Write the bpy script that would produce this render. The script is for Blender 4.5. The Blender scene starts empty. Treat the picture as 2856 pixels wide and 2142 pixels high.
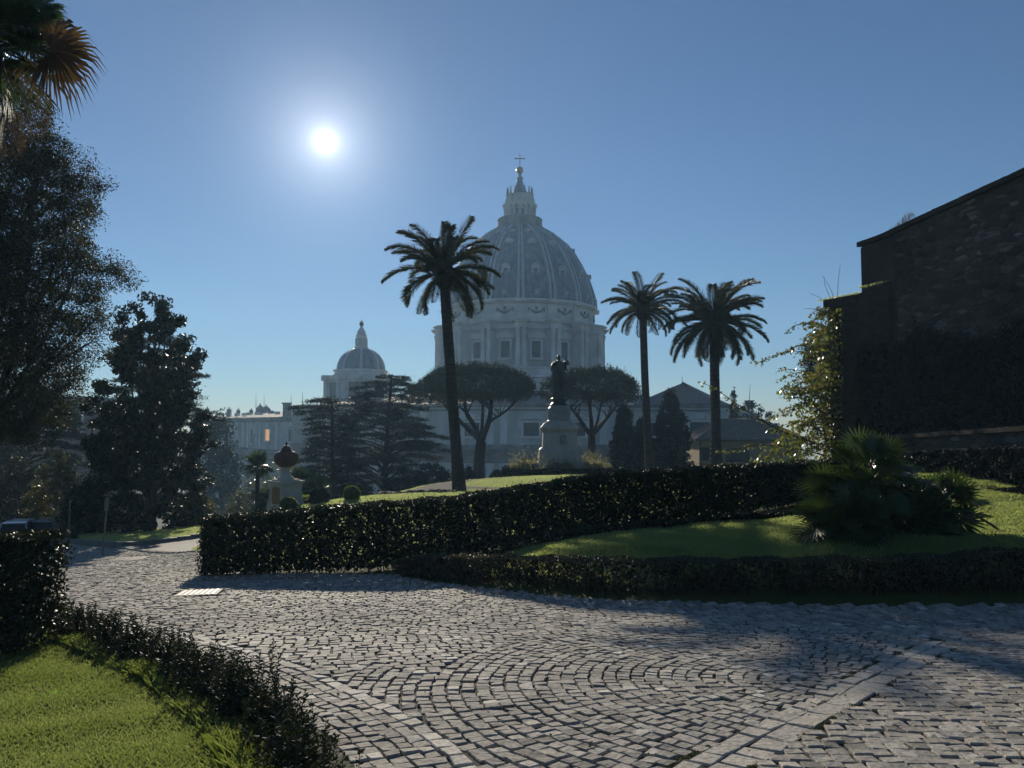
import bpy, math, random
import numpy as np
from mathutils import Vector
R = math.radians; PI = math.pi
random.seed(7); rng = np.random.default_rng(11)
scene = bpy.context.scene
COL = scene.collection

# ---------------------------------------------------------------- camera
F = 2100.0; CX = 1428.0; CY = 1071.0; EYE = 1.6
PITCH = math.atan((1190 - 1071) / F)
cam_d = bpy.data.cameras.new("camera"); cam = bpy.data.objects.new("camera", cam_d); COL.objects.link(cam)
cam.location = (0, 0, EYE); cam.rotation_euler = (PI / 2 + PITCH, 0, 0)
cam_d.sensor_width = 36.0; cam_d.lens = F / 2856 * 36.0
cam_d.clip_start = 0.05; cam_d.clip_end = 6000
scene.camera = cam

# ---------------------------------------------------------------- sky, sun, exposure
SUN_EL = R(20.5); SUN_AZ = R(-14.2)          # azimuth from +Y, positive to the right
SD = Vector((math.sin(SUN_AZ) * math.cos(SUN_EL), math.cos(SUN_AZ) * math.cos(SUN_EL), math.sin(SUN_EL)))
world = bpy.data.worlds.new("World"); scene.world = world; world.use_nodes = True
nt = world.node_tree; nt.nodes.clear()
def wn(t, **k):
    n = nt.nodes.new(t)
    for a, b in k.items(): setattr(n, a, b)
    return n
sky = wn('ShaderNodeTexSky'); sky.sky_type = 'NISHITA'; sky.sun_disc = False
sky.sun_elevation = SUN_EL; sky.sun_rotation = SUN_AZ
sky.altitude = 50; sky.air_density = 1.0; sky.dust_density = 0.0; sky.ozone_density = 6
bg = wn('ShaderNodeBackground'); bg.inputs[1].default_value = 0.072
tc = wn('ShaderNodeTexCoord')
dot = wn('ShaderNodeVectorMath', operation='DOT_PRODUCT'); dot.inputs[1].default_value = SD
nrm = wn('ShaderNodeVectorMath', operation='NORMALIZE')
nt.links.new(tc.outputs['Generated'], nrm.inputs[0]); nt.links.new(nrm.outputs[0], dot.inputs[0])
om = wn('ShaderNodeMath', operation='SUBTRACT'); om.inputs[0].default_value = 1.0
nt.links.new(dot.outputs['Value'], om.inputs[1])
shader = bg.outputs[0]
nt.links.new(sky.outputs[0], bg.inputs[0])
# the sun's own disc and the aureole the air makes around it
for width, amp, colr in ((0.00004, 1.3, (1, .96, .88)), (0.00022, 0.50, (1, .97, .92)), (0.0012, 0.32, (.95, .96, 1)), (0.0050, 0.27, (.88, .93, 1)), (0.05, 0.055, (1, .80, .40))):
    dv = wn('ShaderNodeMath', operation='DIVIDE'); dv.inputs[1].default_value = -width
    ex = wn('ShaderNodeMath', operation='EXPONENT')
    b = wn('ShaderNodeBackground'); b.inputs[0].default_value = (*colr, 1)
    ml = wn('ShaderNodeMath', operation='MULTIPLY'); ml.inputs[1].default_value = amp
    nt.links.new(om.outputs[0], dv.inputs[0]); nt.links.new(dv.outputs[0], ex.inputs[0])
    nt.links.new(ex.outputs[0], ml.inputs[0]); nt.links.new(ml.outputs[0], b.inputs[1])
    ad = wn('ShaderNodeAddShader'); nt.links.new(shader, ad.inputs[0]); nt.links.new(b.outputs[0], ad.inputs[1])
    shader = ad.outputs[0]
wo = wn('ShaderNodeOutputWorld'); nt.links.new(shader, wo.inputs[0])

sun_d = bpy.data.lights.new("sun", 'SUN'); sun = bpy.data.objects.new("sun", sun_d); COL.objects.link(sun)
sun_d.energy = 5.0; sun_d.angle = R(0.55); sun_d.color = (1, .89, .72)
sun.rotation_euler = SD.to_track_quat('Z', 'Y').to_euler()
vs = scene.view_settings; vs.view_transform = 'Standard'; vs.look = 'None'; vs.exposure = 0.0; vs.gamma = 1.0
scene.render.engine = 'CYCLES'
scene.cycles.max_bounces = 6; scene.cycles.transparent_max_bounces = 6; scene.cycles.volume_bounces = 0
scene.cycles.sample_clamp_indirect = 4.0
scene.cycles.caustics_reflective = False; scene.cycles.caustics_refractive = False

# ---------------------------------------------------------------- helpers
def P(px, py, d):
    u = (px - CX) / F; v = (CY - py) / F
    yy = math.cos(PITCH) - v * math.sin(PITCH); zz = math.sin(PITCH) + v * math.cos(PITCH)
    return np.array((u * d / yy, d, EYE + d * zz / yy))

def tag(o, label=None, cat=None, group=None, kind=None):
    if label: o['label'] = label
    if cat: o['category'] = cat
    if group: o['group'] = group
    if kind: o['kind'] = kind
    return o
def empty(name, loc, label=None, cat=None, group=None, rz=0):
    o = bpy.data.objects.new(name, None); COL.objects.link(o); o.location = [float(v) for v in loc]; o.rotation_euler = (0, 0, rz)
    o.empty_display_size = .2
    return tag(o, label, cat, group)
def root_off(p):
    v = np.zeros(3)
    while p is not None:
        v = v + np.array(p.location); p = p.parent
    return v
def mesh_obj(name, V, Fq, mat, parent=None, world=True, smooth=False):
    """V (n,3); Fq list of int arrays (m,3)/(m,4) or python lists of index tuples"""
    V = np.asarray(V, dtype=np.float64).reshape(-1, 3)
    if parent is not None and world: V = V - root_off(parent)
    me = bpy.data.meshes.new(name)
    loops = []; tot = []
    for f in Fq:
        if isinstance(f, np.ndarray):
            if len(f) == 0: continue
            loops.append(f.reshape(-1).astype(np.int32)); tot.append(np.full(len(f), f.shape[1], np.int32))
        else:
            loops.append(np.array(f, np.int32)); tot.append(np.array([len(f)], np.int32))
    L = np.concatenate(loops); T = np.concatenate(tot); S = np.concatenate(([0], np.cumsum(T)[:-1])).astype(np.int32)
    me.vertices.add(len(V)); me.vertices.foreach_set('co', V.astype(np.float32).reshape(-1))
    me.loops.add(len(L)); me.loops.foreach_set('vertex_index', L)
    me.polygons.add(len(T)); me.polygons.foreach_set('loop_start', S)
    me.polygons.foreach_set('use_smooth', np.full(len(T), bool(smooth)))
    me.update(calc_edges=True)
    me.materials.append(mat)
    o = bpy.data.objects.new(name, me); COL.objects.link(o)
    if parent is not None: o.parent = parent
    return o

class MB:
    def __init__(s): s.v = []; s.f = []; s.n = 0
    def add(s, V, faces):
        V = np.asarray(V, float).reshape(-1, 3)
        for f in faces:
            if isinstance(f, np.ndarray) and f.ndim == 2: s.f.append(f + s.n)
            else: s.f.append([i + s.n for i in f])
        s.v.append(V); s.n += len(V); return s
    def box(s, c, size, rz=0, taper=1.0):
        x, y, z = [q / 2 for q in size]
        V = np.array([(-x, -y, -z), (x, -y, -z), (x, y, -z), (-x, y, -z), (-x * taper, -y * taper, z), (x * taper, -y * taper, z), (x * taper, y * taper, z), (-x * taper, y * taper, z)])
        if rz:
            c_, s_ = math.cos(rz), math.sin(rz)
            V = np.stack((V[:, 0] * c_ - V[:, 1] * s_, V[:, 0] * s_ + V[:, 1] * c_, V[:, 2]), 1)
        V = V + np.asarray(c, float)
        return s.add(V, [np.array([(0, 3, 2, 1), (4, 5, 6, 7), (0, 1, 5, 4), (1, 2, 6, 5), (2, 3, 7, 6), (3, 0, 4, 7)])])
    def box2(s, a, b):
        a = np.array(a, float); b = np.array(b, float); return s.box((a + b) / 2, np.abs(b - a))
    def lathe(s, prof, c=(0, 0, 0), n=32, rot=0.0, a0=0, a1=2 * PI, sq=None):
        full = abs((a1 - a0) - 2 * PI) < 1e-6
        m = n if full else n + 1
        a = a0 + (a1 - a0) * np.arange(m) / n + rot
        V = []
        for r, z in prof:
            V.append(np.stack((r * np.sin(a), -r * np.cos(a), np.full(m, z)), 1))
        V = np.concatenate(V) + np.asarray(c, float)
        q = []
        for k in range(len(prof) - 1):
            for i in range(n):
                j = (i + 1) % m
                q.append((k * m + i, k * m + j, (k + 1) * m + j, (k + 1) * m + i))
        fs = [np.array(q)]
        if full:
            if prof[0][0] > 1e-4: fs.append(list(range(m))[::-1])
            if prof[-1][0] > 1e-4: fs.append([(len(prof) - 1) * m + i for i in range(m)])
        return s.add(V, fs)
    def tube(s, pts, rad, n=8, cap=True):
        pts = np.asarray(pts, float); k = len(pts)
        rad = np.full(k, rad) if np.isscalar(rad) else np.asarray(rad, float)
        t = np.gradient(pts, axis=0); t /= np.linalg.norm(t, axis=1)[:, None] + 1e-12
        up = np.array((0, 0, 1.0)) if abs(t[0][2]) < .9 else np.array((1.0, 0, 0))
        V = []; s_ = np.cross(t[0], up); s_ /= np.linalg.norm(s_)
        a = np.arange(n) * 2 * PI / n
        for i in range(k):
            s_ = s_ - t[i] * np.dot(s_, t[i]); s_ /= np.linalg.norm(s_) + 1e-12
            u = np.cross(t[i], s_)
            V.append(pts[i] + rad[i] * (np.cos(a)[:, None] * s_ + np.sin(a)[:, None] * u))
        V = np.concatenate(V); i = np.arange(n); j = (i + 1) % n
        q = np.concatenate([np.stack((r * n + i, r * n + j, (r + 1) * n + j, (r + 1) * n + i), 1) for r in range(k - 1)])
        fs = [q]
        if cap: fs += [list(range(n))[::-1], [(k - 1) * n + x for x in range(n)]]
        return s.add(V, fs)
    def prism(s, poly, z0, z1):
        """poly: list of (x,y); vertical extrusion; z may be scalars or lists"""
        n = len(poly); z0 = [z0] * n if np.isscalar(z0) else z0; z1 = [z1] * n if np.isscalar(z1) else z1
        V = [(p[0], p[1], z0[i]) for i, p in enumerate(poly)] + [(p[0], p[1], z1[i]) for i, p in enumerate(poly)]
        fs = [list(range(n))[::-1], [n + i for i in range(n)]]
        for i in range(n): fs.append([i, (i + 1) % n, n + (i + 1) % n, n + i])
        return s.add(V, fs)
    def slab(s, pts, thick):
        """pts: (n,3) polygon outline extruded by vector thick"""
        pts = np.asarray(pts, float); n = len(pts); V = np.concatenate((pts, pts + np.asarray(thick, float)))
        fs = [list(range(n))[::-1], [n + i for i in range(n)]]
        for i in range(n): fs.append([i, (i + 1) % n, n + (i + 1) % n, n + i])
        return s.add(V, fs)
    def build(s, name, mat, parent=None, smooth=False, world=True):
        return mesh_obj(name, np.concatenate(s.v), s.f, mat, parent, world, smooth)

def unit(n):
    v = rng.normal(size=(n, 3)); return v / np.linalg.norm(v, axis=1)[:, None]
def leaves(C, L, W, axis=None, spread=1.0, fold=0.0):
    """diamond leaves at C; returns V, F"""
    n = len(C); a = unit(n)
    if axis is not None:
        a = axis + a * spread; a /= np.linalg.norm(a, axis=1)[:, None] + 1e-9
    s = np.cross(a, unit(n)); s /= np.linalg.norm(s, axis=1)[:, None] + 1e-9
    k = (.65 + .7 * rng.random(n))[:, None]
    L = L * k; W = W * k
    V = np.stack((C - a * L / 2, C + s * W / 2 + a * L * .05, C + a * L / 2, C - s * W / 2 + a * L * .05), 1).reshape(-1, 3)
    F_ = np.arange(4 * n).reshape(n, 4)
    return V, F_
def leaf_obj(name, Cs, L, W, mat, parent=None, axis=None, spread=1.0):
    V, f = leaves(Cs, L, W, axis, spread)
    return mesh_obj(name, V, [f], mat, parent)

# ---------------------------------------------------------------- materials
MATS = {}
def mat(name, c1, c2=None, rough=.7, scale=5.0, bump=0.0, bscale=None, spec=.5, trans=0.0, tcol=None, detail=6, metal=0.0, stretch=None, coat=0.0):
    if name in MATS: return MATS[name]
    m = bpy.data.materials.new(name); m.use_nodes = True; t = m.node_tree; N = t.nodes; Lk = t.links
    b = N['Principled BSDF']; out = N['Material Output']
    b.inputs['Roughness'].default_value = rough; b.inputs['Metallic'].default_value = metal
    b.inputs['Specular IOR Level'].default_value = spec
    co = N.new('ShaderNodeTexCoord'); src = co.outputs['Object']
    if stretch:
        mp = N.new('ShaderNodeMapping'); mp.inputs['Scale'].default_value = stretch; Lk.new(src, mp.inputs[0]); src = mp.outputs[0]
    if c2 is None: c2 = tuple(v * .8 for v in c1)
    no = N.new('ShaderNodeTexNoise'); no.inputs['Scale'].default_value = scale; no.inputs['Detail'].default_value = detail
    Lk.new(src, no.inputs['Vector'])
    cr = N.new('ShaderNodeValToRGB'); cr.color_ramp.elements[0].position = .33; cr.color_ramp.elements[1].position = .67
    cr.color_ramp.elements[0].color = (*c1, 1); cr.color_ramp.elements[1].color = (*c2, 1)
    Lk.new(no.outputs[0], cr.inputs[0]); Lk.new(cr.outputs[0], b.inputs['Base Color'])
    if bump:
        bn = N.new('ShaderNodeTexNoise'); bn.inputs['Scale'].default_value = bscale or scale * 4; bn.inputs['Detail'].default_value = 8
        Lk.new(src, bn.inputs['Vector'])
        bp = N.new('ShaderNodeBump'); bp.inputs['Strength'].default_value = 1.0; bp.inputs['Distance'].default_value = bump
        Lk.new(bn.outputs[0], bp.inputs['Height']); Lk.new(bp.outputs[0], b.inputs['Normal'])
    if trans:
        tr = N.new('ShaderNodeBsdfTranslucent'); mx = N.new('ShaderNodeMixShader'); mx.inputs[0].default_value = trans
        if tcol: tr.inputs[0].default_value = (*tcol, 1)
        else: Lk.new(cr.outputs[0], tr.inputs[0])
        Lk.new(b.outputs[0], mx.inputs[1]); Lk.new(tr.outputs[0], mx.inputs[2]); Lk.new(mx.outputs[0], out.inputs[0])
    MATS[name] = m; return m

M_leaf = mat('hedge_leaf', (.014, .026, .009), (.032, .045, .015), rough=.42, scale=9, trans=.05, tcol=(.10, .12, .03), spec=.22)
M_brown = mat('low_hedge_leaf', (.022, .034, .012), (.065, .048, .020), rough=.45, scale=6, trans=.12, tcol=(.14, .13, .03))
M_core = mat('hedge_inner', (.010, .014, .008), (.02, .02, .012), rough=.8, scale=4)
M_oak = mat('oak_leaf', (.014, .022, .010), (.040, .036, .017), rough=.55, spec=.22, scale=1.2, trans=.18, tcol=(.10, .11, .03))
M_magn = mat('magnolia_leaf', (.010, .022, .010), (.022, .034, .014), rough=.42, spec=.25, scale=1.5, trans=.10, tcol=(.07, .09, .02))
M_gold = mat('golden_leaf', (.035, .045, .014), (.08, .07, .022), rough=.4, scale=2, trans=.28, tcol=(.22, .20, .04))
M_olive = mat('silver_leaf', (.07, .085, .06), (.13, .14, .10), rough=.35, scale=3, trans=.3, tcol=(.16, .18, .08))
M_cedar = mat('cedar_needle', (.022, .038, .030), (.045, .062, .045), rough=.6, scale=1.5, trans=.12)
M_pine = mat('pine_needle', (.022, .040, .020), (.05, .075, .03), rough=.6, scale=.9, trans=.15)
M_cyp = mat('cypress_leaf', (.010, .022, .012), (.022, .036, .018), rough=.7, scale=1.5, trans=.06)
M_palm = mat('palm_leaflet', (.018, .030, .012), (.045, .048, .018), rough=.5, spec=.3, scale=.8, trans=.14, tcol=(.20, .19, .05))
M_fan = mat('fan_leaf', (.022, .045, .014), (.045, .075, .024), rough=.33, scale=2.0, trans=.2, tcol=(.10, .17, .03))
M_dead = mat('dry_frond', (.07, .038, .018), (.13, .065, .025), rough=.6, scale=4, trans=.2, tcol=(.17, .105, .035))
M_boug = mat('climber_leaf', (.03, .05, .014), (.075, .08, .02), rough=.35, scale=5, trans=.32, tcol=(.30, .34, .05))
M_bract = mat('climber_bract', (.22, .10, .05), (.30, .16, .07), rough=.6, scale=6, trans=.5, tcol=(.55, .25, .10))
M_bark = mat('bark', (.030, .024, .018), (.07, .055, .04), rough=.9, scale=6, bump=.03, stretch=(1, 1, .3))
M_pbark = mat('palm_bark', (.035, .028, .022), (.085, .065, .048), rough=.9, scale=3, bump=.06, bscale=9, stretch=(1, 1, 2.5))
M_twig = mat('twig', (.05, .035, .025), (.09, .065, .045), rough=.8, scale=9)
M_grass = mat('grass_blade', (.035, .07, .018), (.23, .235, .115), rough=.28, scale=1.7, trans=.55, tcol=(.50, .58, .19))
M_grass2 = mat('dewy_grass_blade', (.12, .17, .06), (.24, .26, .12), rough=.32, scale=1.2, trans=.6, tcol=(.68, .76, .33))
M_soil = mat('garden_soil', (.035, .045, .015), (.05, .04, .025), rough=.95, scale=3, bump=.02, bscale=30)
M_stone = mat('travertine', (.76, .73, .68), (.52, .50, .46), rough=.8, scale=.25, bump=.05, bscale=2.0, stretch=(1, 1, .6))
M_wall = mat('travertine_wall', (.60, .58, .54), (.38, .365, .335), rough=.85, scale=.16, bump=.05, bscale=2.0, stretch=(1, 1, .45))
M_stain_shade = mat('travertine_stain_shade', (.30, .28, .25), (.13, .125, .115), rough=.85, scale=.35, bump=.05, bscale=2.0, stretch=(1, 1, .25))  # stained stone; on the wallrun cornices its dark tone also paints shadow lines
M_lead = mat('lead_sheet', (.075, .095, .12), (.22, .255, .29), rough=.5, scale=.55, bump=.03, bscale=1.2, stretch=(1.6, 1.6, .12), detail=8)
M_rib = mat('lead_rib', (.38, .41, .44), (.52, .55, .57), rough=.5, scale=.6, stretch=(1, 1, .2))
M_glass = mat('window_glass', (.015, .018, .02), (.03, .033, .036), rough=.3, scale=.4, spec=.3)
M_gold_m = mat('gilded_bronze', (.45, .30, .10), (.35, .24, .10), rough=.35, scale=2, metal=.9)
M_iron = mat('dark_iron', (.03, .03, .032), (.05, .05, .05), rough=.5, scale=6, metal=.6)
M_bronze = mat('dark_bronze', (.030, .034, .030), (.06, .062, .05), rough=.42, scale=1.4, metal=.7, bump=.02)
M_ped = mat('monument_marble', (.52, .46, .38), (.36, .32, .265), rough=.65, scale=.9, bump=.02, bscale=6, stretch=(1, 1, .5))
M_pedg = mat('monument_granite', (.20, .185, .165), (.28, .26, .235), rough=.5, scale=3)
M_terra = mat('terracotta', (.14, .06, .034), (.09, .045, .028), rough=.7, scale=2.5, bump=.01)
M_plast = mat('cream_plaster', (.62, .54, .44), (.46, .40, .32), rough=.85, scale=1.8, bump=.006, bscale=20)
M_ochre = mat('ochre_plaster', (.34, .19, .075), (.26, .15, .07), rough=.85, scale=2)
M_house = mat('yellow_plaster', (.36, .26, .12), (.27, .20, .10), rough=.9, scale=.8, stretch=(1, 1, .4))
M_pink = mat('pink_plaster', (.36, .27, .22), (.28, .21, .17), rough=.9, scale=.3, stretch=(1, 1, .3))
M_shut = mat('shutter_paint', (.05, .055, .05), (.07, .07, .065), rough=.6)
M_asph = mat('asphalt', (.055, .053, .052), (.085, .08, .075), rough=.75, scale=3, bump=.004, bscale=120)
M_gravel = mat('path_gravel', (.055, .048, .042), (.09, .08, .07), rough=.95, spec=.15, scale=14, bump=.01, bscale=50)
M_mortar = mat('joint_dirt', (.012, .012, .010), (.032, .030, .022), rough=.95, scale=5, bump=.004, bscale=90)
M_kerb = mat('kerb_stone', (.22, .21, .19), (.14, .135, .12), rough=.7, scale=3, bump=.004, bscale=40)
M_rock = mat('rockery_stone', (.06, .055, .05), (.12, .11, .095), rough=.9, scale=4, bump=.03)
M_white = mat('white_paint', (.7, .7, .69), (.6, .6, .6), rough=.4)
M_lampg = mat('lamp_glass', (.75, .75, .72), (.65, .65, .62), rough=.2, trans=.6, tcol=(.9, .9, .85))

# ---------------------------------------------------------------- terrain height
CP = []
def cp(x, y, z): CP.append((x, y, z))
for x in (-8, -4, 0, 4, 8):
    for y in (-6, 0, 4, 8): cp(x, y, -.1 * y)
for x, y in ((-8, 12), (-4, 12), (0, 12), (3, 11), (8, 10.5), (-11, 15), (-7, 16.5), (-3.5, 16), (-1, 14)): cp(x, y, -.1 * y)
for x, y, z in ((13, 6, -.5), (12.5, 11.2, -1.1), (18, 11, -.6), (-13, 8, -.9), (-13, 3, -.3), (14, 0, .1), (-16, 14, -1.5), (-30, 8, -1.2), (30, 8, 1), (-25, -10, .6), (0, -20, 2), (25, -10, 1.5)): cp(x, y, z)
for px, py, d in ((1500, 1548, 14.6), (1750, 1515, 15.4), (2000, 1480, 16.2), (2280, 1460, 16), (2856, 1418, 17.5), (2856, 1520, 13.3), (2300, 1535, 13.2), (2700, 1500, 14.6), (2150, 1515, 14.3)):
    cp(*P(px, py, d))
for x, y, z in ((-7.5, 19, -1.95), (-4, 19.5, -1.75), (0, 20, -1.35), (4, 20.8, -1.0), (8, 21.8, -.55), (13, 22, .15), (16, 26, .5), (14, 31, .2), (22, 20, .8),
                (-9, 25, -2.35), (-3, 26, -1.75), (4, 30, -1.45), (11, 32, -.7), (10, 40, -1.0)): cp(x, y, z)
for px, py, d in ((795, 1420, 36), (980, 1398, 34), (890, 1405, 35.5), (1090, 1384, 45), (1280, 1372, 42), (1200, 1353, 50), (1410, 1340, 58), (1560, 1335, 60), (1690, 1345, 46), (1995, 1302, 52), (1810, 1318, 60),
                  (500, 1480, 38), (590, 1468, 35.5), (370, 1530, 29), (590, 1507, 30), (430, 1480, 42), (300, 1500, 36), (100, 1492, 46), (190, 1508, 34), (300, 1560, 25), (200, 1560, 25), (-300, 1560, 28), (-300, 1500, 50)):
    cp(*P(px, py, d))
for x, y, z in ((-16, 50, -5.3), (-25, 60, -7.3), (-10, 62, -5.2), (-5, 72, -5.0), (-30, 80, -9), (-14, 85, -7), (3, 80, -4.2), (0, 95, -5.2), (15, 92, -4.6), (12, 78, -3.2), (22, 80, -3.3), (28, 70, -2.5), (22, 52, -1.2),
                (35, 40, 0), (-45, 45, -7), (-60, 70, -10), (-60, 110, -14), (-25, 115, -12), (0, 120, -10), (25, 110, -8), (45, 95, -6), (60, 60, -2), (60, 130, -14), (0, 150, -20), (-60, 160, -24), (60, 170, -24)): cp(x, y, z)
for x, y in ((-2.6, 16.9), (-2.0, 15.9), (-1.1, 14.7), (-.18, 13.5), (.7, 12.95), (1.6, 12.4), (3.2, 11.85), (4.3, 11.65), (5.5, 11.5), (6.8, 11.46), (8, 11.45), (10, 11.5)):
    cp(x, y, -.1 * y); cp(x - .15, y - .6, -.1 * (y - .6))
for x, y, z in ((-.1, 14.6, -1.27), (1.9, 13.4, -1.05), (3.4, 12.85, -.87), (5.6, 12.5, -.74), (8.0, 12.45, -.64), (10.5, 12.5, -.60), (4.4, 12.65, -.80), (6.8, 12.45, -.69)): cp(x, y, z)
CP = np.array(CP)
def _tps():
    X = CP[:, :2] / 20.0; n = len(X)
    d2 = ((X[:, None] - X[None]) ** 2).sum(-1); K = .5 * d2 * np.log(d2 + 1e-12)
    K = K + np.eye(n) * .002
    Pm = np.c_[np.ones(n), X]; A = np.zeros((n + 3, n + 3)); A[:n, :n] = K; A[:n, n:] = Pm; A[n:, :n] = Pm.T
    return np.linalg.solve(A, np.r_[CP[:, 2], 0, 0, 0])
TW = _tps()
def G(x, y):
    x = np.atleast_1d(np.asarray(x, float)); y = np.atleast_1d(np.asarray(y, float))
    xx, yy = np.broadcast_arrays(x, y); sh = xx.shape; q = np.stack((xx.ravel(), yy.ravel()), 1)
    out = np.empty(len(q)); X = CP[:, :2] / 20.0; n = len(X)
    for k in range(0, len(q), 40000):
        c = np.clip(q[k:k + 40000], (-75, -22), (75, 175)) / 20.0
        d2 = ((c[:, None] - X[None]) ** 2).sum(-1)
        out[k:k + 40000] = (.5 * d2 * np.log(d2 + 1e-12)) @ TW[:n] + TW[n] + c @ TW[n + 1:]
    r = np.hypot(q[:, 0], np.maximum(0, q[:, 1] - 60) )
    far = -36.0
    t = np.clip((np.hypot(q[:, 0] * .9, q[:, 1] - 60) - 75) / 75, 0, 1); t = t * t * (3 - 2 * t)
    t = np.where(q[:, 1] < 40, np.clip((np.abs(q[:, 0]) - 45) / 100, 0, 1) * np.clip((q[:, 1] + 10) / 50, 0, 1), t)
    out = out * (1 - t) + far * t
    return out.reshape(sh)
def g1(x, y): return float(G(x, y)[0])

# ---------------------------------------------------------------- plan outlines (metres)
def arr(*a): return np.array(a, float)
def gpt(px, py, s=.1):
    v = P(px, py, 1.0)[2] - EYE; d = EYE / (-v - s); return P(px, py, d)[:2]
BORDER = np.array([gpt(*q) for q in ((1420, 2240), (1242, 2076), (1088, 1981), (990, 1938), (853, 1871), (715, 1824), (520, 1769), (380, 1732), (165, 1682))])   # edge line of the paving on the left
BORDER = np.vstack((arr((.3, 3.3)), BORDER[1:], arr((-8.6, 13.2), (-10.5, 15.2))))
def offset(line, d):
    t = np.gradient(line, axis=0); t /= np.linalg.norm(t, axis=1)[:, None]
    return line + np.stack((-t[:, 1], t[:, 0]), 1) * d
def resample(line, step):
    seg = np.linalg.norm(np.diff(line, axis=0), axis=1); s = np.r_[0, np.cumsum(seg)]
    n = max(2, int(round(s[-1] / step)) + 1); q = np.linspace(0, s[-1], n)
    return np.stack([np.interp(q, s, line[:, k]) for k in range(line.shape[1])], 1)
def smooth_line(line, it=3):
    line = np.asarray(line, float)
    for _ in range(it):
        a = line[:-1] * .75 + line[1:] * .25; b = line[:-1] * .25 + line[1:] * .75
        line = np.vstack((line[:1], np.stack((a, b), 1).reshape(-1, line.shape[1]), line[-1:]))
    return line
def inside(pts, poly):
    x, y = pts[:, 0], pts[:, 1]; c = np.zeros(len(pts), bool); n = len(poly)
    for i in range(n):
        x1, y1 = poly[i]; x2, y2 = poly[(i + 1) % n]
        if y1 == y2: continue
        m = ((y1 > y) != (y2 > y)) & (x < (x2 - x1) * (y - y1) / (y2 - y1) + x1); c ^= m
    return c
BORDER_S = smooth_line(BORDER)
GUT = offset(BORDER_S, .62)                         # outer edge of the gutter rows (towards the lawn)
LOWH = np.array([(-2.6, 16.9), (-2.0, 15.9), (-.18, 13.5), (1.6, 12.4), (3.2, 11.85), (5.5, 11.5), (8, 11.45), (12, 11.6), (16, 12.2)])   # foot of the low hedge
LOWH_S = smooth_line(LOWH)
MAINH = np.array([(-6.9, 17.1), (-4.5, 17.4), (-1.5, 18.2), (1.5, 19.1), (4.5, 20.0), (7.5, 20.9), (11.6, 22.6)])
ROADP = np.vstack((GUT, arr((-14, 19.5), (-24, 29), (-24, 36), (-15.5, 29.6), (-12.8, 31.2), (-10, 31.5), (-8.2, 24), (-7.4, 17.8), (-3, 17.0)), LOWH_S, arr((16, 2), (12, -4), (0.6, -4))))
SIDEP = arr((-11.3, 25.5), (-15.2, 29.5), (-12.7, 31.0), (-8, 33), (-7.6, 24))          # asphalt side road

# ground sheets
def sheet(name, xs, ys, mat_, dz=0.0, poly=None, invert=None, kind='structure', drop=None):
    Xg, Yg = np.meshgrid(xs, ys); Z = G(Xg, Yg) + dz
    if drop is not None:
        ins = inside(np.stack((Xg.ravel(), Yg.ravel()), 1), drop).reshape(Xg.shape); Z = Z - .06 * ins
    V = np.stack((Xg, Yg, Z), -1).reshape(-1, 3); nx, ny = len(xs), len(ys)
    i = (np.arange(ny - 1)[:, None] * nx + np.arange(nx - 1)[None]).ravel()
    Fq = np.stack((i, i + 1, i + nx + 1, i + nx), 1)
    if poly is not None:
        c = V[Fq].mean(1)[:, :2]; Fq = Fq[inside(c, poly)]
        used = np.unique(Fq); mp = np.full(len(V), -1); mp[used] = np.arange(len(used)); V = V[used]; Fq = mp[Fq]
    o = mesh_obj(name, V, [Fq], mat_, smooth=True)
    return tag(o, kind=kind)
def spaced(a, b, fine, c0, c1, coarse):
    out = [c0]; 
    while out[-1] < c1: out.append(out[-1] + fine)
    st = fine
    x = out[-1]
    while x < b: st = min(coarse, st * 1.22); x += st; out.append(x)
    st = fine; x = c0; lo = []
    while x > a: st = min(coarse, st * 1.22); x -= st; lo.append(x)
    return np.array(lo[::-1] + out)
xs = spaced(-900, 900, .4, -30, 26, 60); ys = spaced(-60, 700, .4, -4, 66, 60)
M_ground = mat('lawn_soil', (.045, .070, .016), (.075, .085, .024), rough=.9, scale=1.6, bump=.02, bscale=25, spec=.2)
sheet('ground', xs, ys, M_ground, -.03, drop=ROADP)
sheet('road', np.arange(-25, 17, .1), np.arange(-4, 37, .1), M_mortar, -.012, poly=ROADP)
sheet('side_road', np.arange(-18, -6, .12), np.arange(23, 34, .12), M_asph, .03, poly=SIDEP)

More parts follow.
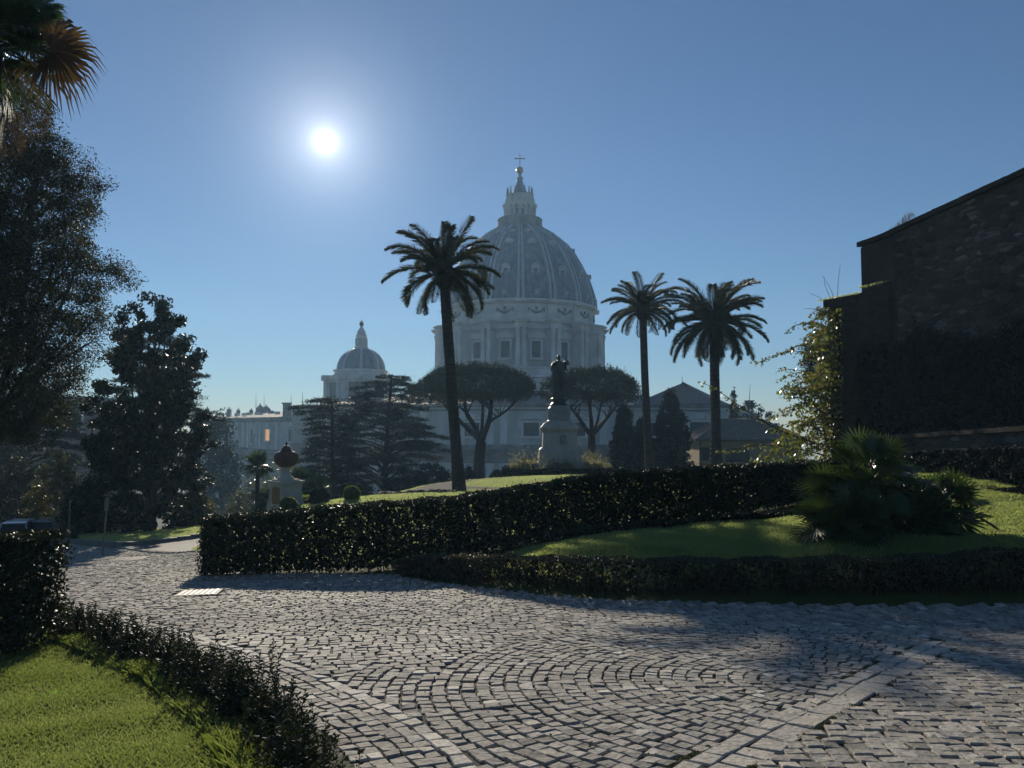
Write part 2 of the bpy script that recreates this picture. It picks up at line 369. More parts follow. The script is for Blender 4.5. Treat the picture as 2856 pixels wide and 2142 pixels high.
# ---------------------------------------------------------------- paving stones
def cobble_mat():
    m = bpy.data.materials.new('paving_stone'); m.use_nodes = True; t = m.node_tree; N = t.nodes; Lk = t.links
    b = N['Principled BSDF']; b.inputs['Roughness'].default_value = .6; b.inputs['Specular IOR Level'].default_value = .16
    at = N.new('ShaderNodeAttribute'); at.attribute_name = 'tone'
    cr = N.new('ShaderNodeValToRGB'); e = cr.color_ramp.elements
    e[0].position = 0; e[0].color = (.19, .178, .158, 1); e[1].position = 1; e[1].color = (.62, .58, .50, 1)
    x = e.new(.75); x.color = (.40, .37, .32, 1)
    Lk.new(at.outputs['Fac'], cr.inputs[0])
    co = N.new('ShaderNodeTexCoord')
    no = N.new('ShaderNodeTexNoise'); no.inputs['Scale'].default_value = 26; no.inputs['Detail'].default_value = 6; Lk.new(co.outputs['Object'], no.inputs['Vector'])
    n2 = N.new('ShaderNodeTexNoise'); n2.inputs['Scale'].default_value = .35; n2.inputs['Detail'].default_value = 3; Lk.new(co.outputs['Object'], n2.inputs['Vector'])
    mr = N.new('ShaderNodeMapRange'); mr.inputs['From Min'].default_value = .3; mr.inputs['From Max'].default_value = .7; mr.inputs['To Min'].default_value = .7; mr.inputs['To Max'].default_value = 1.35
    Lk.new(no.outputs[0], mr.inputs[0])
    mx = N.new('ShaderNodeMix'); mx.data_type = 'RGBA'; mx.blend_type = 'MULTIPLY'; mx.inputs[0].default_value = 1
    Lk.new(cr.outputs[0], mx.inputs[6]); Lk.new(mr.outputs[0], mx.inputs[7])
    Lk.new(mx.outputs[2], b.inputs['Base Color'])
    rr = N.new('ShaderNodeMapRange'); rr.inputs['From Min'].default_value = .3; rr.inputs['From Max'].default_value = .7; rr.inputs['To Min'].default_value = .72; rr.inputs['To Max'].default_value = .88
    Lk.new(n2.outputs[0], rr.inputs[0]); Lk.new(rr.outputs[0], b.inputs['Roughness'])
    bp = N.new('ShaderNodeBump'); bp.inputs['Strength'].default_value = 1; bp.inputs['Distance'].default_value = .010
    Lk.new(no.outputs[0], bp.inputs['Height']); Lk.new(bp.outputs[0], b.inputs['Normal'])
    return m
M_cob = cobble_mat()
def stones(C, ang, sx, sy, tone, h=.008, hv=.0035, jit=.007, tilt=.028):
    """rounded stone blocks lying on the terrain. C (n,2) ang (n) sizes (n)"""
    n = len(C)
    lx = np.stack((-sx, sx, sx, -sx), 1) / 2; ly = np.stack((-sy, -sy, sy, sy), 1) / 2
    lx = lx + rng.normal(size=(n, 4)) * jit; ly = ly + rng.normal(size=(n, 4)) * jit
    ca, sa = np.cos(ang)[:, None], np.sin(ang)[:, None]
    def ring(f, hh):
        px = lx * f; py = ly * f
        X = C[:, :1] + px * ca - py * sa; Y = C[:, 1:2] + px * sa + py * ca
        return X, Y, hh + px * tx[:, None] + py * ty[:, None]
    tx = rng.normal(size=n) * tilt; ty = rng.normal(size=n) * tilt; h0 = (h + rng.normal(size=n) * hv)[:, None]
    g0 = G(C[:, 0], C[:, 1]); e = .05
    gx = (G(C[:, 0] + e, C[:, 1]) - g0) / e; gy = (G(C[:, 0], C[:, 1] + e) - g0) / e
    rings = []
    for f, hh in ((1.0, h0 * 0 - .03), (.99, h0 - .007), (.90, h0 + rng.normal(size=(n, 4)) * .003)):
        X, Y, H = ring(f, hh); Z = g0[:, None] + gx[:, None] * (X - C[:, :1]) + gy[:, None] * (Y - C[:, 1:2]) + H
        rings.append(np.stack((X, Y, Z), -1))
    V = np.concatenate(rings, 1)   # n,12,3
    base = (np.arange(n) * 12)[:, None]
    q = []
    for k in (0, 1):
        for i in range(4): q.append((k * 4 + i, k * 4 + (i + 1) % 4, (k + 1) * 4 + (i + 1) % 4, (k + 1) * 4 + i))
    q.append((8, 9, 10, 11)); q = np.array(q)
    Fq = (base[:, :, None] + q[None]).reshape(-1, 4)
    return V.reshape(-1, 3), Fq, np.repeat(tone, 12)
SV = []; SF = []; ST = []; SN = 0
def add_st(C, ang, sx, sy, tone, **k):
    global SN
    V, f, t = stones(C, ang, sx, sy, np.clip(tone, 0, 1), **k); SV.append(V); SF.append(f + SN); ST.append(t); SN += len(V)
def rtone(n, hi=.03):
    t = .46 + .23 * rng.normal(size=n); return np.where(rng.random(n) < hi, .95, np.clip(t, .05, .80))
SL0 = arr(.82, 4.3); SL1 = arr(5.4, 9.4); SLT = (SL1 - SL0) / np.linalg.norm(SL1 - SL0); SLN = arr(-SLT[1], SLT[0])  # slab strip
FC = arr(2.75, 6.85); FR = 3.45
def side(p): return (p - SL0) @ SLN       # >0: left of the slab strip
roadpoly = ROADP
def not_side(C): return ~inside(C, SIDEP)
# manhole covers cut out of the paving
GRATES = [(gpt(555, 1655), .25, .70, .95), (gpt(362, 1560, .108), .25, .95, 1.5)]
def grate_free(C):
    m = np.ones(len(C), bool)
    for c, a, w, h_ in GRATES:
        d = C - c; u = d[:, 0] * math.cos(a) + d[:, 1] * math.sin(a); v = -d[:, 0] * math.sin(a) + d[:, 1] * math.cos(a)
        m &= ~((abs(u) < w / 2 + .05) & (abs(v) < h_ / 2 + .05))
    return m
def dist_border(C):
    d = np.full(len(C), 9.0); sg = np.zeros(len(C))
    for a, b in zip(BORDER_S[:-1], BORDER_S[1:]):
        t = b - a; L = np.linalg.norm(t)
        if L < 1e-6: continue
        t = t / L; w = C - a; s = np.clip(w @ t, 0, L); q = a + s[:, None] * t; dd = np.linalg.norm(C - q, axis=1)
        cr = t[0] * w[:, 1] - t[1] * w[:, 0]; m = dd < np.abs(d); d = np.where(m, np.where(cr > 0, -dd, dd), d)
    return d      # positive on the road side
def rows(x0, x1, y0, y1, ang, pitch, length, cen=(0, 0), wob=.04):
    """brick-like rows over a rotated rectangle"""
    out = []
    nr = int((y1 - y0) / pitch)
    for r in range(nr):
        xx = np.arange(x0 + rng.random() * length, x1, length); xx = xx + rng.normal(size=len(xx)) * .008
        yy = np.full(len(xx), y0 + r * pitch) + wob * np.sin(xx * .9 + r * .03) 
        out.append(np.stack((xx, yy), 1))
    q = np.concatenate(out); ca, sa = math.cos(ang), math.sin(ang)
    return np.stack((cen[0] + q[:, 0] * ca - q[:, 1] * sa, cen[1] + q[:, 0] * sa + q[:, 1] * ca), 1)
# fan of concentric rings left of the slab strip
Cs = []; As = []; Sx = []
k = 1
r = .087
while r < 4.3:
    n = max(4, int(2 * PI * r / .116)); a = (np.arange(n) + rng.random()) * 2 * PI / n + rng.normal(size=n) * .004
    rr_ = r + rng.normal(size=n) * .003
    Cs.append(np.stack((FC[0] + np.cos(a) * rr_, FC[1] + np.sin(a) * rr_), 1)); As.append(a + PI / 2); Sx.append(np.full(n, 2 * PI * r / n * .885)); r += .127
C = np.concatenate(Cs); A = np.concatenate(As); Sx = np.concatenate(Sx)
rC = np.linalg.norm(C - FC, axis=1); dbC = dist_border(C)
m = (side(C) > .16) & inside(C, roadpoly) & (dbC > .08) & ((rC < FR) | (dbC < .8))
n = m.sum(); add_st(C[m], A[m], Sx[m], np.full(n, .112), rtone(n, .015))
# main paving, rows rising to the right
C = rows(-34, 20, -6, 45, R(14), .143, .128, (0, 0), .05)
rC = np.linalg.norm(C - FC, axis=1); dbC = dist_border(C); sC = (C - SL0) @ SLT
m = inside(C, roadpoly) & ((side(C) > .16) | ((sC > 6.3) & (side(C) > -.05))) & (rC > FR) & ~((rC < 4.3) & (dbC < .8)) & (dbC > .085) & not_side(C) & grate_free(C)
m &= ~((side(C) < .3) & (C[:, 1] < 4))
C = C[m]; n = len(C); add_st(C, np.full(n, R(14)) + rng.normal(size=n) * .03, .114 + rng.normal(size=n) * .006, np.full(n, .126), rtone(n, .025))
# right of the slab strip: rows straight across
C = rows(-8, 20, -6, 16, R(-3), .132, .135, (0, 0), .02)
sC = (C - SL0) @ SLT
m = inside(C, roadpoly) & ((side(C) < -.235) | ((sC > 6.3) & (side(C) < -.05)))
C = C[m]; n = len(C); add_st(C, np.full(n, R(-3)) + rng.normal(size=n) * .03, .121 + rng.normal(size=n) * .009, np.full(n, .116), rtone(n, .01))
# slab strip: two courses of larger slabs
for off, w, ln in ((.075, .155, .21), (-.11, .215, .32)):
    s = -1.5; 
    while s < 6.4:
        L_ = ln * (.6 + .8 * rng.random()); c = SL0 + SLT * (s + L_ / 2) + SLN * off
        if inside(c[None], roadpoly)[0]: add_st(c[None], np.array([math.atan2(SLT[1], SLT[0])]), np.array([L_ - .012]), np.array([w - .006]), np.array([.70 + .12 * rng.random()]), tilt=.012, jit=.012, h=.004)
        s += L_
# border line and the gutter rows outside it
for k_, off in enumerate((0.0, .125, .238, .351, .464, .577)):
    ln = offset(BORDER_S, off); st = .18 if k_ == 0 else .12; q = resample(ln, st); t = np.gradient(q, axis=0); a = np.arctan2(t[:, 1], t[:, 0])
    m = (q[:, 1] > 2.5); q = q[m]; a = a[m]; n = len(q)
    add_st(q, a, np.full(n, st - .014), np.full(n, .104 if k_ else .115), (.84 + .08 * rng.normal(size=n)) if k_ == 0 else rtone(n, .03), tilt=.03)
# edging course along the side road
for line in (arr((-15.1, 29.4), (-11.3, 25.4), (-7.7, 23.9)),):
    for off in (0, .14):
        q = resample(offset(line, off), .135); t = np.gradient(q, axis=0); n = len(q)
        add_st(q, np.arctan2(t[:, 1], t[:, 0]), np.full(n, .122), np.full(n, .12), .66 + .1 * rng.normal(size=n), h=.05)
o = mesh_obj('cobbled_pavement', np.concatenate(SV), [np.concatenate(SF)], M_cob)
at = o.data.attributes.new('tone', 'FLOAT', 'POINT'); at.data.foreach_set('value', np.concatenate(ST).astype(np.float32))
tag(o, kind='structure')
del SV, SF, ST
# two iron service covers
for i, (c, a, w, h_) in enumerate(GRATES):
    z = g1(c[0], c[1]); r_ = empty('service_cover', (c[0], c[1], z + .004), ['ribbed metal service cover in the cobbles, the nearer one', 'flat rectangular service cover in the cobbles, the farther one'][i], 'cover', 'service covers let into the paving', rz=a)
    r_.rotation_euler = (math.atan(-(g1(c[0], c[1] + .3) - z) / .3) * -1, 0, a)
    MB().box((0, 0, 0), (w, h_, .03)).build('frame', M_kerb, r_, world=False)
    b = MB()
    nb = int(w / .09)
    for k in range(nb): b.box(((k - (nb - 1) / 2) * .09, 0, .018), (.055, h_ - .08, .012))
    b.build('cover', mat('worn_steel', (.30, .30, .29), (.2, .2, .19), rough=.35, scale=8, metal=.6), r_, world=False)
# kerb of the far lawn
kl = resample(smooth_line(arr((-24, 35.6), (-20.5, 33.6), (-17, 31.2), (-15.4, 29.9), (-14.6, 30.1), (-12.7, 31.2), (-9.5, 32.6))), .5)
b = MB()
for a_, c_ in zip(kl[:-1], kl[1:]):
    mid = (a_ + c_) / 2; t = c_ - a_; b.box((mid[0], mid[1], g1(*mid) + .06), (np.linalg.norm(t) - .01, .16, .22), rz=math.atan2(t[1], t[0]))
tag(b.build('kerb', M_kerb), kind='structure')
# moss tufts in the joints and scattered leaf litter
_n = 2600; _s = rng.random(_n); _c = np.where((rng.random(_n) < .45)[:, None], SL0 + SLT * (rng.random(_n) * 6)[:, None] + SLN * np.where(rng.random(_n) < .5, .165, -.21)[:, None] + rng.normal(size=(_n, 2)) * .012, FC + np.stack((np.cos(_s * 6.28), np.sin(_s * 6.28)), 1) * (.0235 + .127 * rng.integers(6, 27, _n))[:, None] + rng.normal(size=(_n, 2)) * .004)
_k = inside(_c, ROADP) & (side(_c) > -.3) & ((np.sin(_c[:, 0] * 3.1 + _c[:, 1] * 2.3) + np.sin(_c[:, 0] * 7.7 - _c[:, 1] * 5.1)) > .1); _c = _c[_k]; _c = np.repeat(_c, 5, 0) + rng.normal(size=(len(_c) * 5, 2)) * .010
_V, _f = leaves(np.stack((_c[:, 0], _c[:, 1], G(_c[:, 0], _c[:, 1]) + .006), 1), .016, .008, np.array((0, 0, .8)), 1.0)
tag(mesh_obj('joint_moss', _V, [_f], mat('moss', (.05, .07, .018), (.09, .10, .03), rough=.8, scale=5, trans=.3)), kind='stuff')
_q = resample(LOWH_S, .01); _c = np.vstack((_q[rng.integers(len(_q), size=260)] - np.abs(rng.normal(size=(260, 2))) * arr(.1, .55), resample(arr((-6.5, 16.6), (-2.6, 16.2)), .01)[rng.integers(300, size=160)] - np.abs(rng.normal(size=(160, 2))) * arr(.1, .5), np.stack((rng.uniform(-5, 7, 90), rng.uniform(4.5, 13, 90)), 1)))
_c = _c[inside(_c, ROADP)]; _V, _f = leaves(np.stack((_c[:, 0], _c[:, 1], G(_c[:, 0], _c[:, 1]) + .022), 1), .045, .026, None)
tag(mesh_obj('leaf_litter', _V, [_f], mat('litter_leaf', (.16, .10, .05), (.30, .22, .12), rough=.6, scale=30)), kind='stuff')

# ---------------------------------------------------------------- the domed church
DX, DY = float(P(1450, 900, 293)[0]), 293.0
def cz(cy, d): return float(P(1450, 400 + cy * .42195, d)[2])
def cr_(cy, hw, d=293.0): return float(P(1450 + hw * .42195, 400 + cy * .42195, d)[0] - P(1450, 400 + cy * .42195, d)[0])
church = empty('basilica', (DX, DY, -36), 'great pale stone basilica with a ribbed lead dome rising behind the umbrella pines', 'church')
C0 = (DX, DY, 0)
def pol(r, a, z): return (DX + r * math.sin(a), DY - r * math.cos(a), z)
def radbox(b, r0, r1, w, z0, z1, a, c=(DX, DY)):
    """box between radii r0..r1 centred on angle a, width w"""
    rm = (r0 + r1) / 2; b.box((c[0] + rm * math.sin(a), c[1] - rm * math.cos(a), (z0 + z1) / 2), (w, r1 - r0, z1 - z0), rz=a)
NS = 16; AN = [2 * PI * k / NS for k in range(NS)]; HA = PI / NS
# stylobate and drum
b = MB(); b.lathe([(40, -36), (40, 8.0), (36, 8.0), (36, 12.5), (35.2, 13), (35.2, 18.2), (36.4, 18.6), (35.9, 19.2), (34.6, 19.4), (34.6, 21.6), (35.0, 21.7), (35.0, 22.3), (27, 22.3)], C0, 64)
b.build('drum_base', M_stone, church)
MB().lathe([(27.62, 22.32), (27.62, 36.29)], C0, 96).build('drum_wall', M_wall, church)
b = MB(); b.lathe([(27.5, 22.31), (27.5, 36.3), (28.0, 36.4), (28.0, 37.0), (27.9, 37.1), (27.9, 38.2), (28.9, 38.6), (29.2, 39.0), (29.2, 39.3), (28.6, 39.3), (28.6, 45.2), (29.3, 45.6), (30.2, 46.3), (30.2, 46.9), (20, 46.9)], C0, 96)
b.build('drum', M_stone, church)
for k, a in enumerate(AN):
    if math.cos(a) < -.25: continue
    b = MB(); radbox(b, 27.0, 31.6, 3.0, 22.32, 36.2, a); radbox(b, 27.0, 33.3, 4.7, 36.2, 36.7, a); radbox(b, 27.0, 33.0, 4.3, 36.7, 38.1, a); radbox(b, 27.0, 33.9, 5.2, 38.1, 38.6, a); radbox(b, 27.0, 34.4, 5.9, 38.6, 39.1, a); radbox(b, 27.0, 32.2, 3.4, 39.1, 39.7, a)
    radbox(b, 27.0, 33.8, 4.9, 22.31, 23.1, a); radbox(b, 28.3, 29.2, 3.4, 39.7, 45.2, a); radbox(b, 28.3, 30.9, 3.9, 45.65, 46.85, a)
    bt = b.build('buttress', M_stone, church)
    for s in (-1, 1):
        da = s * 1.1 / 32.3; c = pol(32.3, a + da, 0)
        MB().lathe([(1.05, 23.1), (1.05, 23.5), (.95, 23.7), (.86, 24.0), (.85, 28), (.76, 34.4), (.80, 34.5), (.78, 34.9), (.98, 35.6), (1.12, 36.0), (1.12, 36.2)], c, 12).build('column', M_stone, bt)
for k, a in enumerate(AN):
    a += HA
    if math.cos(a) < -.2: continue
    fr = MB()
    def fb(x0, x1, z0, z1, r0=27.2, r1=28.3):
        xm = (x0 + x1) / 2; cx, cy_ = math.cos(a), math.sin(a); rm = (r0 + r1) / 2
        fr.box((DX + rm * math.sin(a) + xm * cx, DY - rm * math.cos(a) + xm * cy_, (z0 + z1) / 2), (x1 - x0, r1 - r0, z1 - z0), rz=a)
    fb(-2.4, -1.6, 26, 32.6); fb(1.6, 2.4, 26, 32.6); fb(-1.6, 1.6, 31.9, 32.6); fb(-2.7, 2.7, 25.2, 26.0, 27.2, 28.5); fb(-3.1, 3.1, 32.9, 33.4, 27.2, 28.7)
    ca, sa = math.cos(a), math.sin(a)
    def arcpts(kind, grow=0.0):
        if kind: xs_ = [(-3.3, 33.4), (3.3, 33.4), (3.3, 33.8), (0, 35.5), (-3.3, 33.8)]
        else: xs_ = [(-3.3, 33.4), (3.3, 33.4)] + [(3.3 * math.cos(t), 33.7 + 1.6 * math.sin(t)) for t in np.linspace(0, PI, 9)]
        return [(DX + 27.3 * sa + x * ca, DY - 27.3 * ca + x * sa, z) for x, z in xs_]
    fr.slab(arcpts(k % 2), (1.45 * sa, -1.45 * ca, 0))
    w = fr.build('window_surround', M_stone, church)
    g = MB(); g.box((DX + 27.75 * sa, DY - 27.75 * ca, 28.95), (3.2, .2, 5.9), rz=a); g.build('pane', M_glass, w)
    bars = MB()
    for x in (-1.0, -.35, .35, 1.0): bars.box((DX + 27.95 * sa + x * ca, DY - 27.95 * ca + x * sa, 28.95), (.22, .12, 5.9), rz=a)
    bars.build('mullion', M_stain_shade, w)
    # garland in the attic panel
    g = MB(); rr = 28.75
    t = np.linspace(-1, 1, 13); pts = [pol(rr, a + x * 2.7 / rr, 43.6 - 1.5 * (1 - x * x)) for x in t]
    g.tube(pts, .12 + .42 * (1 - t ** 2), 6)
    for s in (-1, 1): g.tube([pol(rr, a + s * 2.8 / rr, 43.8), pol(rr, a + s * 2.85 / rr, 42.2)], [.35, .12], 6)
    g.box(pol(rr, a, 43.6), (.9, .5, 1.2), rz=a)
    pa = MB()
    radbox(pa, 28.4, 28.8, 7.2, 40.3, 40.5, a)
    g.build('garland', M_stain_shade, church); pa.build('attic_moulding', M_stone, church)
# dome shell
DP = [(1090, 500), (1060, 498), (980, 478), (890, 443), (800, 393), (730, 347), (670, 284), (615, 214), (590, 172), (577, 148)]
prof = np.array([(cr_(cy, hw), cz(cy, 293)) for cy, hw in DP]); prof[0, 1] = 46.9
from_t = np.linspace(0, 1, len(prof)); tt = np.linspace(0, 1, 40)
def cat(pr, m=40):
    L = smooth_line(pr, 2); return resample(L, np.linalg.norm(np.diff(L, axis=0), axis=1).sum() / m)
dprof = cat(prof)
dome = MB().lathe([tuple(p) for p in dprof], C0, 96).build('dome', M_lead, church, smooth=True)
MB().lathe([(29.9, 46.88), (30.0, 48.0), (29.4, 48.2), (29.3, 47.5)], C0, 96).build('dome_footing', M_lead, church)
tn = np.gradient(dprof, axis=0); tn /= np.linalg.norm(tn, axis=1)[:, None]; nn = np.stack((tn[:, 1], -tn[:, 0]), 1)
for a in AN:
    if math.cos(a) < -.3: continue
    for w0, hh, nm in ((1.55, .55, 'rib'), (.55, .75, 'rib_ridge')):
        V = []; m_ = len(dprof)
        for i, (r, z) in enumerate(dprof):
            w = w0 * (1 - .52 * i / (m_ - 1))
            for off, s in ((-.3, -1), (hh, -.82), (hh, .82), (-.3, 1)):
                rr = r + nn[i, 0] * off; zz = z + nn[i, 1] * off
                V.append((DX + rr * math.sin(a) + s * w * math.cos(a), DY - rr * math.cos(a) + s * w * math.sin(a), zz))
        q = [(i * 4 + j, i * 4 + (j + 1) % 4, (i + 1) * 4 + (j + 1) % 4, (i + 1) * 4 + j) for i in range(m_ - 1) for j in range(4)]
        if nm == 'rib': rb = mesh_obj(nm, V, [np.array(q), [0, 3, 2, 1], [4 * m_ - 4, 4 * m_ - 3, 4 * m_ - 2, 4 * m_ - 1]], M_rib, church)
        else: mesh_obj('ridge', V, [np.array(q), [0, 3, 2, 1], [4 * m_ - 4, 4 * m_ - 3, 4 * m_ - 2, 4 * m_ - 1]], M_lead, rb)
def dr(z): return float(np.interp(z, dprof[:, 1], dprof[:, 0]))
# dormers in three tiers, and hatches near the foot
for k, a in enumerate(AN):
    a += HA
    if math.cos(a) < -.15: continue
    ca, sa = math.cos(a), math.sin(a)
    for tier, (cy_, w, h_) in enumerate(((838, 2.1, 3.0), (668, 1.7, 1.7), (596, 1.2, 1.0), (1000, .9, 2.6))):
        # height on the shell in front view
        zz = cz(cy_, 293 - (27 if tier == 0 else 20 if tier == 1 else 13 if tier == 2 else 29)); r = dr(zz)
        b = MB(); ro = r + (.25, -.15, -.35, .15)[tier]; ri = r - 2.5
        def bx(x0, x1, z0, z1, re=0, b=b, ri=ri, ro=ro):
            xm = (x0 + x1) / 2; rm = (ri + ro + re) / 2; b.box((DX + rm * sa + xm * ca, DY - rm * ca + xm * sa, (z0 + z1) / 2), (x1 - x0, ro + re - ri, z1 - z0), rz=a)
        bx(-w * .75, -w * .4, zz - h_ / 2, zz + h_ / 2); bx(w * .4, w * .75, zz - h_ / 2, zz + h_ / 2); bx(-w * .4, w * .4, zz + h_ * .25, zz + h_ / 2, -.05); bx(-w * .95, w * .95, zz - h_ * .68, zz - h_ / 2, .25)
        pts = [(-w, zz + h_ / 2), (w, zz + h_ / 2)]
        if tier == 0: pts += [(0, zz + h_ / 2 + 1.3)]
        else: pts += [(w * math.cos(t), zz + h_ / 2 + w * .8 * math.sin(t)) for t in np.linspace(0.1, PI - .1, 7)]
        b.slab([(DX + ri * sa + x * ca, DY - ri * ca + x * sa, z) for x, z in pts], ((ro + .4 - ri) * sa, -(ro + .4 - ri) * ca, 0))
        dm = b.build('dormer', M_rib, church)
        MB().box((DX + (ro - .45) * sa, DY - (ro - .45) * ca, zz - h_ * .12), (w * .8, .15, h_ * .74), rz=a).build('opening', M_glass, dm)
# lantern
def L(cy, hw): return (cr_(cy, hw), cz(cy, 293))
MB().lathe([L(582, 146), L(560, 149), L(556, 152), L(550, 149), L(520, 147), L(512, 150), L(508, 147), (L(508, 90)[0], L(508, 90)[1])], C0, 48).build('lantern_gallery', M_stain_shade, church)
lan = MB().lathe([L(512, 84), L(432, 84), L(430, 108), L(424, 112), L(414, 116), L(410, 96), L(408, 88), L(362, 82), L(358, 90), L(350, 92), L(346, 66)], C0, 48).build('lantern', M_stone, church)
for k, a in enumerate(AN):
    a2 = a
    if math.cos(a2) < -.4: continue
    b = MB(); z0 = cz(512, 293); z1 = cz(440, 293)
    r1 = cr_(440, 84); r2 = cr_(440, 108)
    radbox(b, r1 - .3, r1 + .55, .95, z0, z1, a2); radbox(b, r1 - .2, r2, 1.35, z1, cz(425, 293), a2)
    for s in (-1, 1): b.lathe([(.36, z0), (.36, z0 + .4), (.27, z0 + .5), (.24, z1 - .5), (.36, z1)], pol(r2 - .35, a2 + s * .42 / r2, 0), 8)
    b.build('paired_columns', M_stone, lan)
    MB().box(pol(r1 + .02, a + HA, (z0 + z1) / 2 - .2), (.75, .12, (z1 - z0) * .8), rz=a + HA).build('opening', M_glass, lan)
    # candelabra standing round the top, and scroll below each
    rr = cr_(350, 84); zb = cz(352, 293); c = pol(rr, a2, 0)
    MB().lathe([(.5, zb), (.5, zb + .7), (.2, zb + .9), (.34, zb + 1.5), (.17, zb + 2.0), (.15, zb + 2.5), (.42, zb + 2.8), (.14, zb + 3.0), (.05, zb + 3.2)], c, 8).build('candelabrum', M_stain_shade, lan)
    b = MB(); radbox(b, cr_(400, 84), cr_(400, 99), .7, cz(406, 293), cz(375, 293), a2); radbox(b, cr_(375, 82), cr_(375, 92), .6, cz(375, 293), cz(360, 293), a2); b.build('scroll', M_stone, lan)
sp = MB().lathe([L(346, 62), L(335, 54), L(315, 44), L(290, 33), L(265, 24), L(240, 17), L(235, 22), L(228, 22), L(225, 13), L(210, 9), L(204, 12), L(200, 6)], C0, 24).build('spire', M_lead, church, smooth=False)
zb = cz(178, 293); rb_ = cr_(178, 24)
MB().lathe([(rb_ * math.cos(t), zb + rb_ * math.sin(t)) for t in np.linspace(-PI / 2 + .01, PI / 2 - .01, 14)], C0, 20).build('gilded_ball', M_gold_m, church, smooth=True)
b = MB(); zt = cz(80, 293); zl = cz(152, 293); za = cz(100, 293)
b.box2((DX - .16, DY - .16, zl), (DX + .16, DY + .16, zt)); b.box2((DX - 1.7, DY - .14, za - .16), (DX - .16, DY + .14, za + .16)); b.box2((DX + .16, DY - .14, za - .16), (DX + 1.7, DY + .14, za + .16))
for x, z in ((-1.75, za), (1.75, za), (0, zt)): b.lathe([(.02, -.4), (.4, 0), (.02, .4)], (DX + x, DY, z), 6)
b.tube([(DX, DY, zt), (DX, DY, cz(55, 293))], .06, 5)
b.build('cross', M_iron, church)

# main body of the church: segmented apse block and arms
def wallrun(name, poly, z0, bands, parent, m=M_wall, shade_lines=True):
    """stack of prisms following the footprint, each band (z_bottom, z_top, outset)"""
    poly = np.array(poly, float); c = poly.mean(0); b = MB(); bd = MB()
    n = len(poly); e = np.roll(poly, -1, 0) - poly; area = .5 * np.sum(poly[:, 0] * np.roll(poly[:, 1], -1) - np.roll(poly[:, 0], -1) * poly[:, 1])
    sg = 1 if area > 0 else -1
    en = np.stack((e[:, 1], -e[:, 0]), 1) * sg; en /= np.linalg.norm(en, axis=1)[:, None]
    for (a, b2, o) in bands:
        pts = []
        for i in range(n):
            n1 = en[i - 1]; n2 = en[i]; s = n1 + n2; s = s / (1 + n1 @ n2) 
            pts.append(poly[i] + s * o)
        if sg < 0: pts = pts[::-1]
        (bd if o > .3 else b).prism(pts, a, b2)
    bd.build('cornice', M_stain_shade, parent)  # shadow lines put into the cornice colour, along with dark weathering
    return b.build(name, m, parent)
AT = 7.9; CO = -4.3
BANDS = [(-40, -8.2, 0), (-8.2, -7.6, .5), (-7.6, -6.3, .35), (-6.3, -5.6, 1.0), (-5.6, -4.9, 1.5), (-4.9, -4.4, 1.9), (-4.4, -3.3, .5), (-3.3, 5.9, 0), (5.9, 6.4, .35), (6.4, 6.9, .25), (6.9, 7.4, .8), (7.4, AT, 1.2)]
apse = [(-66, 262), (-66, 226), (-44, 214), (-24, 214), (-15, 205), (26, 205), (34, 214), (61, 214), (61, 262)]
wallrun('apse_walls', apse, -40, BANDS, church)
MB().prism([(p[0] * .97 + .3, p[1] + 1.2) for p in apse], AT, [AT] * 9).build('parapet', M_stain_shade, church)
rf = MB()   # roofs climbing to the drum
rf.add([(-64, 260, AT + .02), (-64, 228, AT + .02), (-24, 216, AT + .02), (26, 208, AT + .02), (59, 216, AT + .02), (59, 260, AT + .02), (-30, 262, 13.5), (36, 262, 13.5), (-20, 250, 13.5), (30, 250, 13.5)],
       [[0, 1, 8, 6], [1, 2, 8], [2, 3, 9, 8], [3, 4, 9], [4, 5, 7, 9], [6, 8, 9, 7]])
rf.build('roof', mat('tile_roof_grey', (.16, .12, .10), (.22, .17, .14), rough=.85, scale=.5), church)
def pilaster_run(p0, p1, ts, w, z0, z1, o, parent, name='pilaster'):
    p0 = np.array(p0, float); p1 = np.array(p1, float); t = (p1 - p0); Ln = np.linalg.norm(t); t /= Ln; nr_ = np.array((t[1], -t[0]))
    a = math.atan2(t[1], t[0])
    for s in ts:
        c = p0 + t * Ln * s + nr_ * (o / 2 - .3)
        b = MB(); b.box((c[0], c[1], (z0 + z1) / 2), (w, o + .6, z1 - z0), rz=a); b.box((c[0] + nr_[0] * .12, c[1] + nr_[1] * .12, z1 - .5), (w * 1.25, o + .6, .5), rz=a)
        if z1 > 0: b.box((c[0] + nr_[0] * .15, c[1] + nr_[1] * .15, AT - 1.45), (w * 1.1, o + .9, 1.0), rz=a)
        b.build(name, M_stone, parent)
